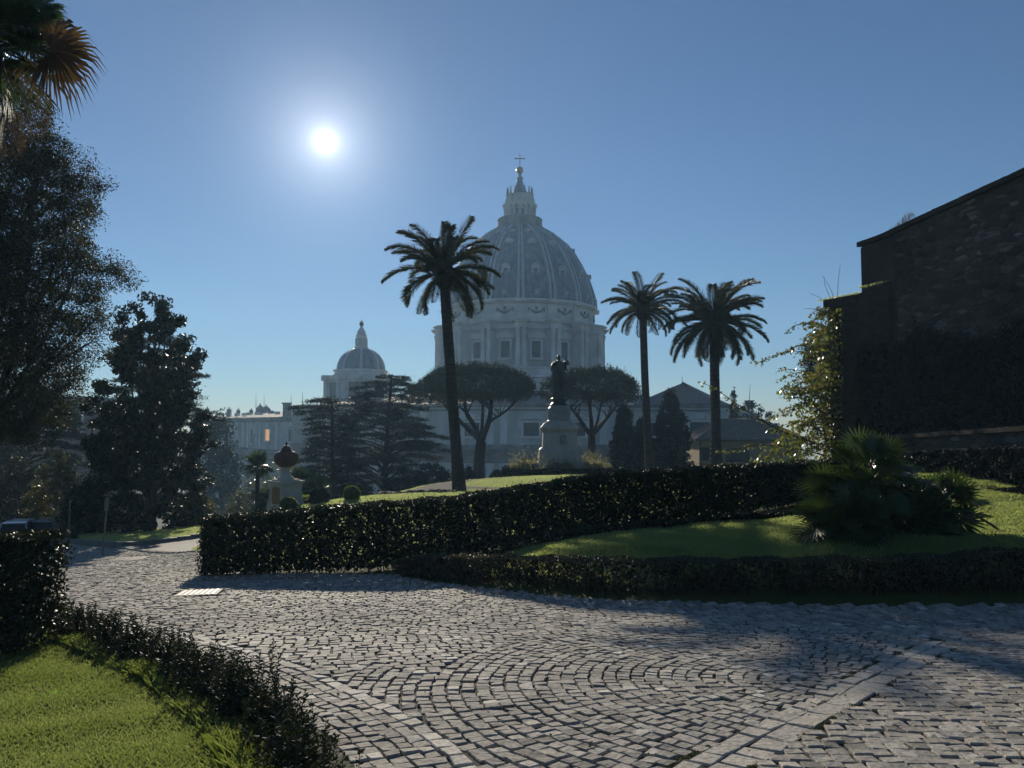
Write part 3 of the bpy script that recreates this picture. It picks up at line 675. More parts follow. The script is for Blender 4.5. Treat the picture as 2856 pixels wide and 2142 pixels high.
def attic_window(p0, p1, s, parent, w=4.2, z0=-1.0, z1=2.7, niche=False, lit=None):
    p0 = np.array(p0, float); p1 = np.array(p1, float); t = (p1 - p0); Ln = np.linalg.norm(t); t /= Ln; nr_ = np.array((t[1], -t[0])); a = math.atan2(t[1], t[0]); c = p0 + t * Ln * s
    b = MB()
    def bb(x0, x1, za, zb_, dpt=.5):
        m_ = c + t * (x0 + x1) / 2 + nr_ * (dpt / 2 - .2); b.box((m_[0], m_[1], (za + zb_) / 2), (x1 - x0, dpt + .4, zb_ - za), rz=a)
    bb(-w / 2 - .55, -w / 2, z0, z1); bb(w / 2, w / 2 + .55, z0, z1); bb(-w / 2 - .55, w / 2 + .55, z1, z1 + .5); bb(-w / 2 - .9, w / 2 + .9, z0 - .55, z0, .7)
    bb(-w / 2 - 1.5, -w / 2 - .6, z1 - 1.6, z1 + .9, .35); bb(w / 2 + .6, w / 2 + 1.5, z1 - 1.6, z1 + .9, .35); bb(-w / 2 - 1.7, w / 2 + 1.7, z1 + 1.0, z1 + 1.35, .8)
    bb(-w * .22, w * .22, z1 + 1.35, z1 + 2.3, .6); b.tube([(c[0] + t[0] * x + nr_[0] * .3, c[1] + t[1] * x + nr_[1] * .3, z1 + 1.5 + .9 * math.cos(x / (w * .5) * PI / 2)) for x in np.linspace(-w * .5, w * .5, 9)], .22, 6)
    f = b.build('window_surround', M_stone, parent)
    g = MB(); m_ = c + nr_ * .06; g.box((m_[0], m_[1], (z0 + z1) / 2), (w, .16, z1 - z0), rz=a); g.build('pane', lit or M_glass, f)
F0, F1 = (-15, 205), (26, 205)
pilaster_run(F0, F1, (.03, .22, .31, .52, .69, .9, .97), 2.0, -40, -8.3, .7, church)
pilaster_run(F0, F1, (.03, .22, .31, .69, .9, .97), 1.9, -3.2, 5.8, .35, church, 'attic_pilaster')
for s in (.10, .493, .80): attic_window(F0, F1, s, church)
W0, W1 = (34, 214), (61, 214)
pilaster_run(W0, W1, (.06, .36, .46, .95), 2.0, -40, -8.3, .7, church); pilaster_run(W0, W1, (.06, .36, .46, .95), 1.8, -3.2, 5.8, .35, church, 'attic_pilaster')
attic_window(W0, W1, .20, church, 2.6); attic_window(W0, W1, .71, church, 5.6, -1.2, 2.9)
V0, V1 = (-44, 214), (-24, 214)
pilaster_run(V0, V1, (.05, .3, .95), 2.0, -40, -8.3, .7, church); pilaster_run(V0, V1, (.05, .3, .95), 1.8, -3.2, 5.8, .35, church, 'attic_pilaster'); attic_window(V0, V1, .6, church)
U0, U1 = (-66, 226), (-44, 214)
pilaster_run(U0, U1, (.05, .4, .95), 2.0, -40, -8.3, .7, church); attic_window(U0, U1, .7, church)
# long nave side to the left
NB = [(-40, -11.5, 0), (-11.5, -10.7, .7), (-10.7, -9.2, .5), (-9.2, -8.3, 1.2), (-8.3, -7.4, 1.9), (-7.4, -6.5, .4), (-6.5, 3.3, 0), (3.3, 3.9, .4), (3.9, 4.4, .9), (4.4, 5.0, 1.2)]
nave = [(-129, 330), (-129, 306), (-104, 297), (-100, 285), (-82, 266), (-80, 262), (-64, 240), (-64, 330)]
wallrun('nave_walls', nave, -40, NB, church)
N0, N1 = (-100, 285), (-82, 266)
M_lit = bpy.data.materials.new('lit_window'); M_lit.use_nodes = True
_b = M_lit.node_tree.nodes['Principled BSDF']; _b.inputs['Base Color'].default_value = (.5, .3, .15, 1); _b.inputs['Emission Color'].default_value = (1, .50, .20, 1); _b.inputs['Emission Strength'].default_value = .55
pilaster_run(N0, N1, (.04, .32, .42, .93), 1.6, -6.4, 3.2, .4, church, 'attic_pilaster'); 
attic_window(N0, N1, .67, church, 3.6, -3.4, .6, lit=M_lit)
attic_window((-129, 306), (-104, 297), .30, church, 2.0, -5, .6); attic_window((-129, 306), (-104, 297), .62, church, 2.0, -5, .6); attic_window(N0, N1, .18, church, 2.0, -4.6, .6)
pilaster_run((-129, 306), (-104, 297), (.1, .2, .45, .8, .93), 1.3, -6.4, 3.2, .4, church, 'attic_pilaster')
attic_window((-80, 262), (-64, 240), .35, church, 3.2, -3.4, .6)
b = MB(); b.add([(-128, 328, 5.02), (-128, 312, 5.02), (-84, 272, 5.02), (-66, 248, 5.02), (-66, 328, 5.02), (-100, 328, 7.5), (-76, 300, 9), (-70, 262, 8.5), (-68, 328, 9)],
      [[0, 1, 5], [1, 2, 6, 5], [2, 3, 7, 6], [3, 4, 8, 7], [5, 6, 8], [6, 7, 8]])
b.build('roof', MATS['tile_roof_grey'], church)
for px, d in ((800, 262), (905, 250)):
    c = P(px, 1150, d); b = MB(); b.box((c[0], c[1], 7.2), (2.2, 2.2, 4.6)); b.box((c[0], c[1], 9.7), (2.8, 2.8, .5)); b.build('chimney', M_stain_shade, church)
# small clock turrets with little domes near the facade
for px, hw, top, bot in ((725, 13, 1131, 1166), (742, 15, 1134, 1166)):
    c = P(px, bot, 312); zt_ = float(P(px, top, 312)[2]); r_ = hw * 312 / F
    b = MB(); z0 = 4.0; h_ = zt_ - z0
    b.lathe([(r_ * 1.05, z0), (r_ * 1.05, z0 + h_ * .42), (r_ * 1.2, z0 + h_ * .45), (r_ * 1.2, z0 + h_ * .5), (r_, z0 + h_ * .52), (r_ * .93, z0 + h_ * .7), (r_ * .68, z0 + h_ * .88), (r_ * .3, z0 + h_), (.25, z0 + h_ * 1.04), (.25, z0 + h_ * 1.15)], (c[0], c[1], 0), 12)
    b.build('roof_turret', M_stain_shade, church)
# second, smaller dome
sd = P(1007, 1033, 290); sx, sy = float(sd[0]), 290.0
def sz(py): return float(P(1007, py, 290)[2])
def sr(hw): return hw * 290 / F
SC = (sx, sy, 0)
b = MB(); b.lathe([(sr(97), -20), (sr(97), sz(1064)), (sr(101), sz(1062)), (sr(104), sz(1055)), (sr(98), sz(1051)), (sr(74), sz(1050)), (sr(73), sz(1040)), (sr(77), sz(1038)), (sr(77), sz(1033)), (sr(60), sz(1033))], SC, 8, rot=PI / 8)
smd = b.build('minor_drum', M_stone, church)
for k in range(8):
    a = k * PI / 4 + PI / 8
    if math.cos(a) < -.3: continue
    b = MB(); rr = sr(97) * .99
    for s in (-1, 1): b.lathe([(.8, -20), (.8, sz(1066)), (1.05, sz(1060))], (sx + rr * math.sin(a + s * .09), sy - rr * math.cos(a + s * .09), 0), 10)
    b.box((sx + rr * math.sin(a), sy - rr * math.cos(a), sz(1057)), (4.4, 3.0, 2.0), rz=a); b.build('corner_columns', M_stone, smd)
for k in range(8):
    a = k * PI / 4
    if math.cos(a) < -.2: continue
    rr = sr(97) * math.cos(PI / 8) + .05
    MB().box((sx + rr * math.sin(a), sy - rr * math.cos(a), sz(1090)), (4.0, .3, 6.0), rz=a).build('arched_opening', M_glass, smd)
sp_ = [(sr(65.5) * math.cos(t), sz(1033) + (sz(970) - sz(1033)) * math.sin(t)) for t in np.linspace(0, 1.37, 18)]
sdm = MB().lathe(sp_, SC, 48).build('minor_dome', M_lead, church, smooth=True)
for k in range(8):
    a = k * PI / 4 + .2
    if math.cos(a) < -.2: continue
    V = []
    for r, z in sp_:
        for off, s in ((-.1, -1), (.22, -1), (.22, 1), (-.1, 1)): V.append((sx + (r + off) * math.sin(a) + s * .45 * math.cos(a), sy - (r + off) * math.cos(a) + s * .45 * math.sin(a), z + off * .4))
    m_ = len(sp_); q = [(i * 4 + j, i * 4 + (j + 1) % 4, (i + 1) * 4 + (j + 1) % 4, (i + 1) * 4 + j) for i in range(m_ - 1) for j in range(4)]
    mesh_obj('rib', V, [np.array(q)], M_rib, sdm)
b = MB(); b.lathe([(sr(20), sz(975)), (sr(20), sz(969)), (sr(16), sz(968)), (sr(16), sz(967))], SC, 16)
b.lathe([(sr(14), sz(944)), (sr(15), sz(938)), (sr(17), sz(936)), (sr(13), sz(934)), (sr(12), sz(926)), (sr(8.5), sz(920)), (sr(4.5), sz(914)), (sr(2), sz(908)), (sr(1.2), sz(906))], SC, 16)
for k in range(8):
    a = k * PI / 4 + PI / 8; b.box((sx + sr(13) * math.sin(a), sy - sr(13) * math.cos(a), (sz(967) + sz(944)) / 2), (.75, 1.1, sz(944) - sz(967)), rz=a)
b.build('minor_lantern', M_stone, church)
b = MB(); zc_ = sz(905); b.lathe([(.9 * math.cos(t), zc_ + .9 * math.sin(t)) for t in np.linspace(-1.5, 1.5, 9)], SC, 12); b.box2((sx - .12, sy - .12, zc_), (sx + .12, sy + .12, sz(892))); b.box2((sx - .9, sy - .1, sz(898) - .1), (sx - .12, sy + .1, sz(898) + .12)); b.box2((sx + .12, sy - .1, sz(898) - .1), (sx + .9, sy + .1, sz(898) + .12))
b.build('cross', M_iron, church)
# facade block far behind that the roof statues stand on
z0 = float(P(638, 1173, 312)[2])
a_, c_ = P(556, 1173, 318), P(800, 1173, 318)
b = MB(); b.box2((a_[0], 309, -30), (c_[0], 322, z0)); b.box2((a_[0] - .6, 308.4, z0 - 2.0), (c_[0] + .6, 308.97, z0 - 1.2)); b.build('facade_block', M_stone, church)
# iron rods on the roofs
for px, t_, b__, d in ((714, 1097, 1133, 312), (736.5, 1100, 1132, 312), (812, 1101, 1132, 262), (844, 1091, 1120, 262)):
    p0 = P(px, b__, d); p1 = P(px, t_, d); MB().tube([p0 - (0, 0, 3.0), p0, p1], [.14, .12, .05], 5).build('lightning_rod', M_iron, church)

# robed figures in stone / bronze --------------------------------------------------
def robed(parent, m, h=5.6, arm=None, folds=True, seed=0, wide=1.0):
    """standing robed figure, local coords, feet at 0, seen from behind (faces +Y)"""
    r_ = random.Random(seed); n = 28; a = np.arange(n) * 2 * PI / n
    prof = [(0, .125, .10), (.03, .128, .105), (.12, .118, .095), (.25, .122, .096), (.38, .132, .098), (.50, .138, .098), (.60, .136, .095), (.70, .138, .09), (.77, .142, .082), (.815, .128, .072), (.84, .075, .055), (.855, .036, .036), (.875, .033, .035)]
    V = []
    for k, (z, rx, ry) in enumerate(prof):
        fa = .10 * max(0, 1 - z / .8) + .03 * (z < .82)
        ph = 3.0 * z
        mod = 1 + fa * np.sin(7 * a + ph * 2 + seed) + fa * .5 * np.sin(13 * a - ph * 3)
        V.append(np.stack((np.cos(a) * rx * wide * mod * h + (.012 * math.sin(z * 5 + seed)) * h, np.sin(a) * ry * mod * h, np.full(n, z * h)), 1))
    hz = .925; hr = (.050, .056, .068); cxh = .006 * h
    for t in np.linspace(-1.2, 1.55, 8):
        V.append(np.stack((np.cos(a) * hr[0] * h * math.cos(t) + cxh, np.sin(a) * hr[1] * h * math.cos(t) + .004 * h, np.full(n, (hz + hr[2] * math.sin(t)) * h)), 1))
    K = len(V); V = np.concatenate(V); i = np.arange(n); j = (i + 1) % n
    q = np.concatenate([np.stack((r * n + i, r * n + j, (r + 1) * n + j, (r + 1) * n + i), 1) for r in range(K - 1)])
    b = MB(); b.add(V, [q, list(range(n))[::-1], [(K - 1) * n + x for x in range(n)]])
    # diagonal mantle edge thrown over the left shoulder
    if folds:
        for k in range(5):
            t = np.linspace(0, 1, 12); ang = -2.6 + t * 2.3; zz = (.80 - .42 * t - .05 * k) * h
            rad = np.interp(zz / h, [p[0] for p in prof], [p[1] for p in prof]) * h
            b.tube(np.stack((np.cos(ang) * rad * 1.02 * wide, np.sin(ang) * rad * .76, zz), 1), (.010 - .001 * k) * h, 5)
    if arm:
        s = arm
        pts = np.array([(s * .115, 0, .80), (s * .18, .01, .785), (s * .232, .02, .775), (s * .222, .03, .84), (s * .175, .04, .895)]) * h
        b.tube(pts, np.array((.048, .042, .034, .021, .016)) * h, 8)
        sl = np.array([(s * .12, 0, .78), (s * .17, .012, .70), (s * .19, .02, .62)]) * h
        b.tube(sl, np.array((.05, .036, .012)) * h, 8)
        hb = pts[-1]
        b.tube([hb, hb + np.array((-s * .006, 0, .022)) * h], np.array((.017, .015)) * h, 6)
        for k, (dx, ln) in enumerate(((-.016, .022), (-.006, .050), (.004, .054), (.013, .030))):
            b.tube([hb + np.array((-s * .006 + dx * .8, 0, .018)) * h, hb + np.array((-s * .006 + dx, 0.004, .018 + ln * .6)) * h, hb + np.array((-s * .006 + dx * 1.1, .004, .018 + ln)) * h], np.array((.0055, .005, .004)) * h, 5)
        b.tube([hb + np.array((-s * .014, 0, 0)) * h, hb + np.array((-s * .030, .004, .022)) * h], np.array((.006, .004)) * h, 5)
        # the other arm bent in front under the cloth
        b.tube(np.array([(-s * .11, 0, .78), (-s * .150, .02, .68), (-s * .135, .05, .58), (-s * .06, .10, .60)]) * h, np.array((.046, .042, .036, .026)) * h, 8)
    else:
        for s in (-1, 1): b.tube(np.array([(s * .11, 0, .78), (s * .145, .01, .67), (s * .13, .05, .57), (s * .05, .10, .62)]) * h, np.array((.042, .038, .032, .022)) * h, 8)
    return b.build('figure', m, parent, smooth=True, world=False)
for i, (px, lab, sd_, rod) in enumerate(((638, 'left of the two free-standing stone saints on the far roofline, holding a staff', 1, True), (664, 'right of the two free-standing stone saints on the far roofline', 2, False), (700, 'stone saint on the far roofline just left of the little cupola', 3, False), (577, 'stone saint on the far roofline half hidden by the dark magnolia', 4, False))):
    top = (1135, 1138, 1138, 1133)[i]; zt_ = float(P(px, top, 311)[2]); c = P(px, 1173, 311)
    s = empty('roof_statue', (c[0], c[1], z0), lab, 'statue', 'stone statues along the far roofline')
    MB().box((0, 0, .25), (2.4, 2.0, .5)).build('plinth', M_stain_shade, s, world=False)
    f = robed(s, M_stain_shade, zt_ - z0 - .5, None, False, sd_, 1.2); f.location = (0, 0, .5)
    if rod: MB().tube([(.8, .5, .5), (1.0, .5, 5.2)], .09, 5).build('staff', M_stain_shade, s, world=False)
c = P(760, 1158, 300)
s = empty('coat_of_arms', (c[0], c[1], 5.0), 'small carved stone crest with a cross standing on the far roof', 'carved crest')
b = MB(); zc_ = float(P(760, 1145, 300)[2]) - 5; b.lathe([(.9, 0), (1.3, zc_ * .5), (.9, zc_ * .85), (.2, zc_)], (0, 0, 0), 8); b.box((0, 0, zc_ * .62), (3.4, .6, .8)); b.build('shield', M_stain_shade, s, world=False)

# ---------------------------------------------------------------- tiled palace wing at the right of the church
wing = empty('palace_wing', (64, 190, -36), 'pale building with a hipped brown tile roof between the two right palms', 'building')
w0 = P(1862, 1130, 196); w1 = P(2118, 1150, 176)
X0, X1 = float(P(1868, 1130, 190)[0]), float(P(2085, 1130, 200)[0]); EV = 6.3
pl = [(X0, 226), (X0, 190 + 24.5), (X0 + 20, 214.3), (X1 + 6, 214.3), (X1 + 6, 240)]
ap = P(1905, 1067, 222); apz = float(ap[2])
M_tile = mat('roof_tile', (.26, .19, .15), (.38, .29, .23), rough=.8, scale=1.5, bump=.08, bscale=2.0, stretch=(4, .3, .3))
X0 = float(P(1850, 1130, 214)[0]); X1 = float(P(1995, 1130, 214)[0]); XR = float(P(2118, 1130, 225)[0]); zr = float(P(2110, 1147, 232)[2]); ze = float(P(1950, 1127, 214)[2])
def tile_roof(pts, name, parent, mt, n_v, wv):
    """tri or quad roof face corrugated with round tiles; pts = [eave0, eave1, top1, top0]"""
    e0, e1, t1, t0 = [np.array(p, float) for p in pts]; nu = int(np.linalg.norm(e1 - e0) / wv) * 4; nv = n_v
    nm_ = np.cross(e1 - e0, (t0 + t1) / 2 - (e0 + e1) / 2); nm_ /= np.linalg.norm(nm_)
    if nm_[2] < 0: nm_ = -nm_
    u = np.linspace(0, 1, nu + 1)[None, :, None]; v = np.linspace(0, 1, nv + 1)[:, None, None]
    base = (1 - u) * ((1 - v) * e0 + v * t0) + u * ((1 - v) * e1 + v * t1)
    hgt = (np.abs(np.sin(np.arange(nu + 1) * PI / 4))[None, :, None] * .5) * wv * .55
    V = (base + nm_ * hgt).reshape(-1, 3); i = (np.arange(nv)[:, None] * (nu + 1) + np.arange(nu)[None]).ravel()
    return mesh_obj(name, V, [np.stack((i, i + 1, i + nu + 2, i + nu + 1), 1)], mt, parent)
A_ = (X0, 213.2, ze); B_ = (X1, 213.2, ze); T_ = (float(ap[0]), 222, apz); R_ = (XR - 4, 236, zr + 1.0)
b = MB(); b.add([(X0, 213.6, ze - .05), (X1, 213.6, ze - .05), T_, (XR, 228, zr - 1.0), R_, (X0 - 6, 240, ze)], [[0, 1, 2], [1, 3, 4, 2], [5, 0, 2], [5, 2, 4]]); b.build('roof_boarding', MATS['tile_roof_grey'], wing)
tile_roof([A_, B_, T_, (T_[0] - .1, T_[1], T_[2])], 'roof', wing, M_tile, 14, 1.0)
tile_roof([(X1, 213.2, ze), (XR, 227.6, zr - 1.0), R_, T_], 'roof_flank', wing, M_tile, 10, .8)
b = MB(); b.prism([(X1 + .5, 216.0), (XR + .4, 229), (XR + .4, 245), (X1 + .5, 245)], -36, [ze - 1.2, zr - 1.8, zr - 1.8, ze - 1.2]); b.prism([(X1 + .4, 215.2), (XR + 1.2, 228.2), (XR + 1.2, 245), (X1 + .5, 245)], [ze - 1.19, zr - 1.79, zr - 1.79, ze - 1.19], [ze - .3, zr - 1.05, zr - 1.05, ze - .3]); b.build('wall', M_stone, wing)
c = P(2093, 1130, 228); cz0 = float(P(2093, 1137, 228)[2]); cz1 = float(P(2093, 1119, 228)[2])
ch = MB(); ch.box((c[0], 229, (cz0 - 3 + cz1) / 2), (2.0, 1.6, cz1 - cz0 + 3)); ch.box((c[0], 229, cz1 + .1), (2.5, 2.0, .4)); ch.build('chimney', M_stain_shade, wing)
MB().tube([(c[0], 229, cz1), P(2092.5, 1070, 229)], [.12, .04], 5).build('rod', M_iron, wing)
c = P(1903, 1067, 222); MB().tube([c - (0, 0, 1), P(1902, 1050, 222)], .08, 5).build('roof_aerial', M_iron, wing)
def aerial(px, py0, py1, d, name, lab, bars):
    p0 = P(px, py0, d); r_ = empty(name, p0, lab, 'aerial'); h_ = float(P(px, py1, d)[2] - p0[2])
    MB().tube([(0, 0, 0), (0, 0, h_)], .035 * d / 90, 6).build('mast', M_iron, r_, world=False)
    b = MB()
    for f, w in bars: b.tube([(-w * d / 2100 * .5, 0, h_ * f), (w * d / 2100 * .5, 0, h_ * f)], .022 * d / 90, 5)
    b.build('antenna_bars', M_iron, r_, world=False)
aerial(2050, 1200, 1078, 96, 'tv_aerial', 'tall thin television aerial with cross bars above the yellow house roof', ((.97, 14), (.90, 9), (.99, 6)))

# ---------------------------------------------------------------- yellow house
hd = 90.0
house = empty('yellow_house', (float(P(2080, 1290, hd)[0]), hd + 4, -8), 'low yellow plaster house with a tiled hip roof behind the long hedge', 'house')
hx0, hx1 = float(P(1950, 1250, hd)[0]), float(P(2236, 1250, hd)[0]); he = float(P(1950, 1226, hd)[2]); hr_ = float(P(2050, 1168, hd + 5)[2])
MB().box2((hx0, hd, -9), (hx1, hd + 10, he)).build('wall', M_house, house)
MB().box2((float(P(2128, 1250, hd)[0]), hd - .25, -9), (float(P(2150, 1250, hd)[0]), hd - .003, he)).build('corner_pier', M_pink, house)
ex = .75
E0 = (hx0 - ex, hd - ex, he); E1 = (hx1 + ex, hd - ex, he); T0 = (hx0 + 4.2, hd + 5, hr_); T1 = (hx1 - 3.0, hd + 5, hr_)
b = MB(); b.add([(E0[0], E0[1], he - .12), (E1[0], E1[1], he - .12), (E1[0], hd + 10.7, he - .12), (E0[0], hd + 10.7, he - .12), T0, T1], [[0, 3, 2, 1], [0, 1, 5, 4], [1, 2, 5], [2, 3, 4, 5], [3, 0, 4]])
b.v[-1][4:, 2] -= .12
b.build('roof_boarding', MATS['tile_roof_grey'], house)
M_tile2 = mat('old_roof_tile', (.13, .095, .07), (.24, .18, .13), rough=.8, scale=3, bump=.02, bscale=6)
tile_roof([E0, E1, T1, T0], 'roof', house, M_tile2, 12, .26); tile_roof([(E0[0], hd + 10.7, he), E0, T0, (T0[0], T0[1] + .01, T0[2])], 'roof_flank', house, M_tile2, 12, .26)
for (xa, xb, ya, yb) in ((1960, 1984, 1248, 1285), (2034, 2078, 1250, 1288)):
    a_ = P(xa, ya, hd); c_ = P(xb, yb, hd); w_ = c_[0] - a_[0]
    MB().box2((a_[0], hd - .06, c_[2]), (c_[0], hd + .05, a_[2])).build('window', M_glass, house)
    for s, xx in ((-1, a_[0]), (1, c_[0])):
        b = MB(); b.box2((xx - (.45 if s < 0 else -.03), hd - .14, c_[2]), (xx + (.45 if s > 0 else -.03), hd - .065, a_[2])); b.build('shutter', M_shut, house)
b = MB(); b.tube([(hx0 + .1, hd - .12, he - .2), (hx0 + .1, hd - .12, -5)], .06, 6); b.build('downpipe', M_iron, house)
# palace far left behind the trees
pw = empty('pink_palace', (float(P(110, 1200, 118)[0]), 122, -16), 'long pinkish palace wall glimpsed between the trunks at far left', 'building')
a_ = P(-260, 1105, 118); c_ = P(236, 1105, 118); zt_ = float(P(100, 1120, 118)[2])
MB().box2((a_[0], 118, -18), (c_[0], 132, zt_)).build('wall', M_pink, pw); b = MB(); b.box2((a_[0] - .5, 117.2, zt_), (c_[0] + .5, 132.5, zt_ + .8)); b.build('cornice', M_stain_shade, pw)
for px in (20, 70, 120, 170, 215):
    c = P(px, 1185, 118); f = MB().box((c[0], 117.97, c[2]), (2.0, .3, 3.2)).build('window', M_stone, pw); MB().box((c[0], 117.79, c[2]), (1.4, .1, 2.6)).build('pane', M_glass, f)

# ---------------------------------------------------------------- plants
def quadcat(parts):
    V = []; Fs = []; n = 0
    for v, f in parts: V.append(v); Fs.append(f + n); n += len(v)
    return np.concatenate(V), np.concatenate(Fs)

# ---- hedges: twigs and thousands of leaves between a foot line and a clipped top
def hedge(name, line, top, half, label, m, per_m2=1500, L=.055, W=.034, z0=None, inner=320, group=None, bottom_gap=.05, ends=True, stems=9, holes=0.35, topd=1.0):
    line = np.asarray(line, float); seg = np.linalg.norm(np.diff(line, axis=0), axis=1); s = np.r_[0, np.cumsum(seg)]; Ln = s[-1]
    top = np.asarray(top, float)
    gz = G(line[:, 0], line[:, 1]) if z0 is None else np.asarray(z0, float)
    t = np.gradient(line, axis=0); t /= np.linalg.norm(t, axis=1)[:, None]
    def at(q):
        x = np.interp(q, s, line[:, 0]); y = np.interp(q, s, line[:, 1]); tx = np.interp(q, s, t[:, 0]); ty = np.interp(q, s, t[:, 1])
        return x, y, tx, ty, np.interp(q, s, gz), np.interp(q, s, top)
    mid = line[len(line) // 2]; r_ = empty(name, (mid[0], mid[1], float(np.mean(gz))), label, 'hedge', group)
    H = float(np.mean(top - gz)); area = Ln * H
    # clump density varies along the hedge so light glints through
    def cloud(n, lo, hi, zlo=0.0, zhi=1.0, thin=0):
        q = rng.random(n) * Ln; x, y, tx, ty, g_, tp = at(q); f = zlo + (zhi - zlo) * rng.random(n); o = lo + (hi - lo) * rng.random(n)
        bulge = .035 * np.sin(q * 3.1 + f * 4) + .03 * np.sin(q * 7.7 - f * 9)
        sgn = np.sign(o) ; o = o + sgn * bulge * (np.abs(o) > half * .5)
        tw = tp + .018 * np.sin(q * 5.3) + .012 * np.sin(q * 13)
        z = g_ + bottom_gap + (tw - g_ - bottom_gap) * f
        pts = np.stack((x - ty * o, y + tx * o, z), 1)
        if thin > 0:
            dn = np.sin(q * 2.3 + 1) * np.sin(q * 5.9 + f * 5) + .7 * np.sin(q * 11 + f * 13) * np.sin(f * 9 + q)
            pts = pts[~((dn > .25) & (rng.random(n) < thin) )]
        return pts
    n = int(area * per_m2)
    Cs = [cloud(n, half - .09, half, thin=holes), cloud(n, -half, -half + .09, thin=holes), cloud(int(area * inner), -half + .08, half - .08, thin=holes)]
    ntop = int(Ln * 2 * half * per_m2 * 1.5 * topd); tp = cloud(ntop, -half, half, .93, 1.0); Cs.append(tp)
    sh = cloud(int(Ln * 40), -half, half, .98, 1.06); Cs.append(sh)
    if ends:
        for q0 in (0, Ln):
            m_ = int(2 * half * H * per_m2); q = np.full(m_, q0) + rng.normal(size=m_) * .05; x, y, tx, ty, g_, tpz = at(np.clip(q, 0, Ln)); o = (rng.random(m_) * 2 - 1) * half; f = rng.random(m_)
            e = (q - q0); Cs.append(np.stack((x - ty * o + tx * e, y + tx * o + ty * e, g_ + bottom_gap + (tpz - g_ - bottom_gap) * f), 1))
    C = np.concatenate(Cs); leaf_obj('foliage', C, L, W, m, r_)
    # larger leaves deep inside + stems
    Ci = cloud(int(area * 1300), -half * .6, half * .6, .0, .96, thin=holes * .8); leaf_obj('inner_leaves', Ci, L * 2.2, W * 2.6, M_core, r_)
    b = MB(); ns = int(Ln * stems)
    for q0 in rng.random(ns) * Ln:
        x, y, tx, ty, g_, tpz = [float(v) for v in at(q0)]; o = random.uniform(-half * .5, half * .5); h_ = tpz - g_
        p0 = (x - ty * o, y + tx * o, g_ - .05); o2 = o + random.uniform(-.12, .12); e = random.uniform(-.2, .2)
        b.tube([p0, (x - ty * o2 + tx * e * .5, y + tx * o2 + ty * e * .5, g_ + h_ * .5), (x - ty * o2 * 1.3 + tx * e, y + tx * o2 * 1.3 + ty * e, tpz - .03)], (.014, .009, .004), 4, cap=False)
    b.build('stems', M_twig, r_)
    return r_
# long main hedge (tops measured at several places along it)
ml = resample(smooth_line(MAINH), .4)
mt_px = [(587, 1436), (853, 1411), (1110, 1391), (1265, 1378), (1450, 1350), (1678, 1312), (1900, 1297), (2298, 1277), (2500, 1268)]
def top_along(line, pts):
    pxs = CX + F * line[:, 0] / line[:, 1]; ys = np.interp(pxs, [p[0] for p in pts], [p[1] for p in pts]); return np.array([P(a, b + 7, d)[2] for a, b, d in zip(pxs, ys, line[:, 1])])
hedge('clipped_hedge', ml, top_along(ml, mt_px), .38, 'long tall clipped hedge rising to the right in front of the statue hill', M_leaf, per_m2=2000, L=.05, W=.03, inner=600, holes=.3)
ll = resample(np.vstack((LOWH_S + arr(.1, .40))), .3)
lt_px = [(1150, 1552), (1180, 1540), (1400, 1543), (1700, 1551), (2000, 1553), (2300, 1550), (2600, 1545), (2780, 1525), (2856, 1525), (3400, 1525)]
hedge('low_hedge', ll, top_along(ll, lt_px), .24, 'low brownish clipped hedge bordering the cobbles in front of the right lawn', M_brown, per_m2=2000, L=.032, W=.018, inner=600, holes=.7, stems=30, topd=1.3)
mm = resample(smooth_line(arr((-1.9, 16.75), (0, 16.9), (2, 17.05), (4.5, 17.2), (7, 17.6))), .3)
hedge('middle_hedge', mm, top_along(mm, [(1190, 1530), (1300, 1505), (1500, 1480), (1700, 1457), (2056, 1425), (2300, 1412)]), .2, 'knee-high dark clipped hedge at the foot of the long tall hedge', M_leaf, per_m2=1500, L=.04, W=.024, holes=.5)
# left hedge
lh = resample(arr((-3.15 - 1.6, 7.95), (-8.2, 8.4), (-12, 9.0)), .3)
lh = resample(arr((-5.12, 8.3), (-8.2, 8.4), (-12.5, 8.55)), .3)
lh_top = top_along(lh, [(-2200, 1480), (0, 1490), (190, 1478)])
hedge('clipped_hedge', lh, lh_top, .42, 'square-ended dark hedge at the left edge beside the front lawn', M_leaf, per_m2=2400, L=.042, W=.026, inner=700, holes=.35, stems=12)
rl = resample(smooth_line(arr((12.85, 27.5), (13.1, 23), (13.5, 19.5), (13.8, 15), (14, 12))), .5)
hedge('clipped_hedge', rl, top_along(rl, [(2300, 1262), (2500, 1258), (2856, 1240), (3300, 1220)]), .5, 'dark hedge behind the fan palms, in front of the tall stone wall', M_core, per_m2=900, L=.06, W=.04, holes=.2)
rl2 = resample(arr((12.2, 25), (12.5, 21), (12.8, 17), (13, 13)), .5)
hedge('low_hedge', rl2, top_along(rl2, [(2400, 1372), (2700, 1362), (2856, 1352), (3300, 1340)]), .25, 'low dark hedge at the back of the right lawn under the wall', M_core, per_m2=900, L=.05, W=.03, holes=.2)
bl = resample(arr((-19.6, 34), (-26, 35), (-34, 36)), .5)
hedge('low_hedge', bl, top_along(bl, [(-1500, 1490), (0, 1490), (250, 1478)]), .3, 'low dark hedge just behind the left hedge end, beside the shaded road', M_leaf, per_m2=1000, L=.05, W=.03, holes=.3)

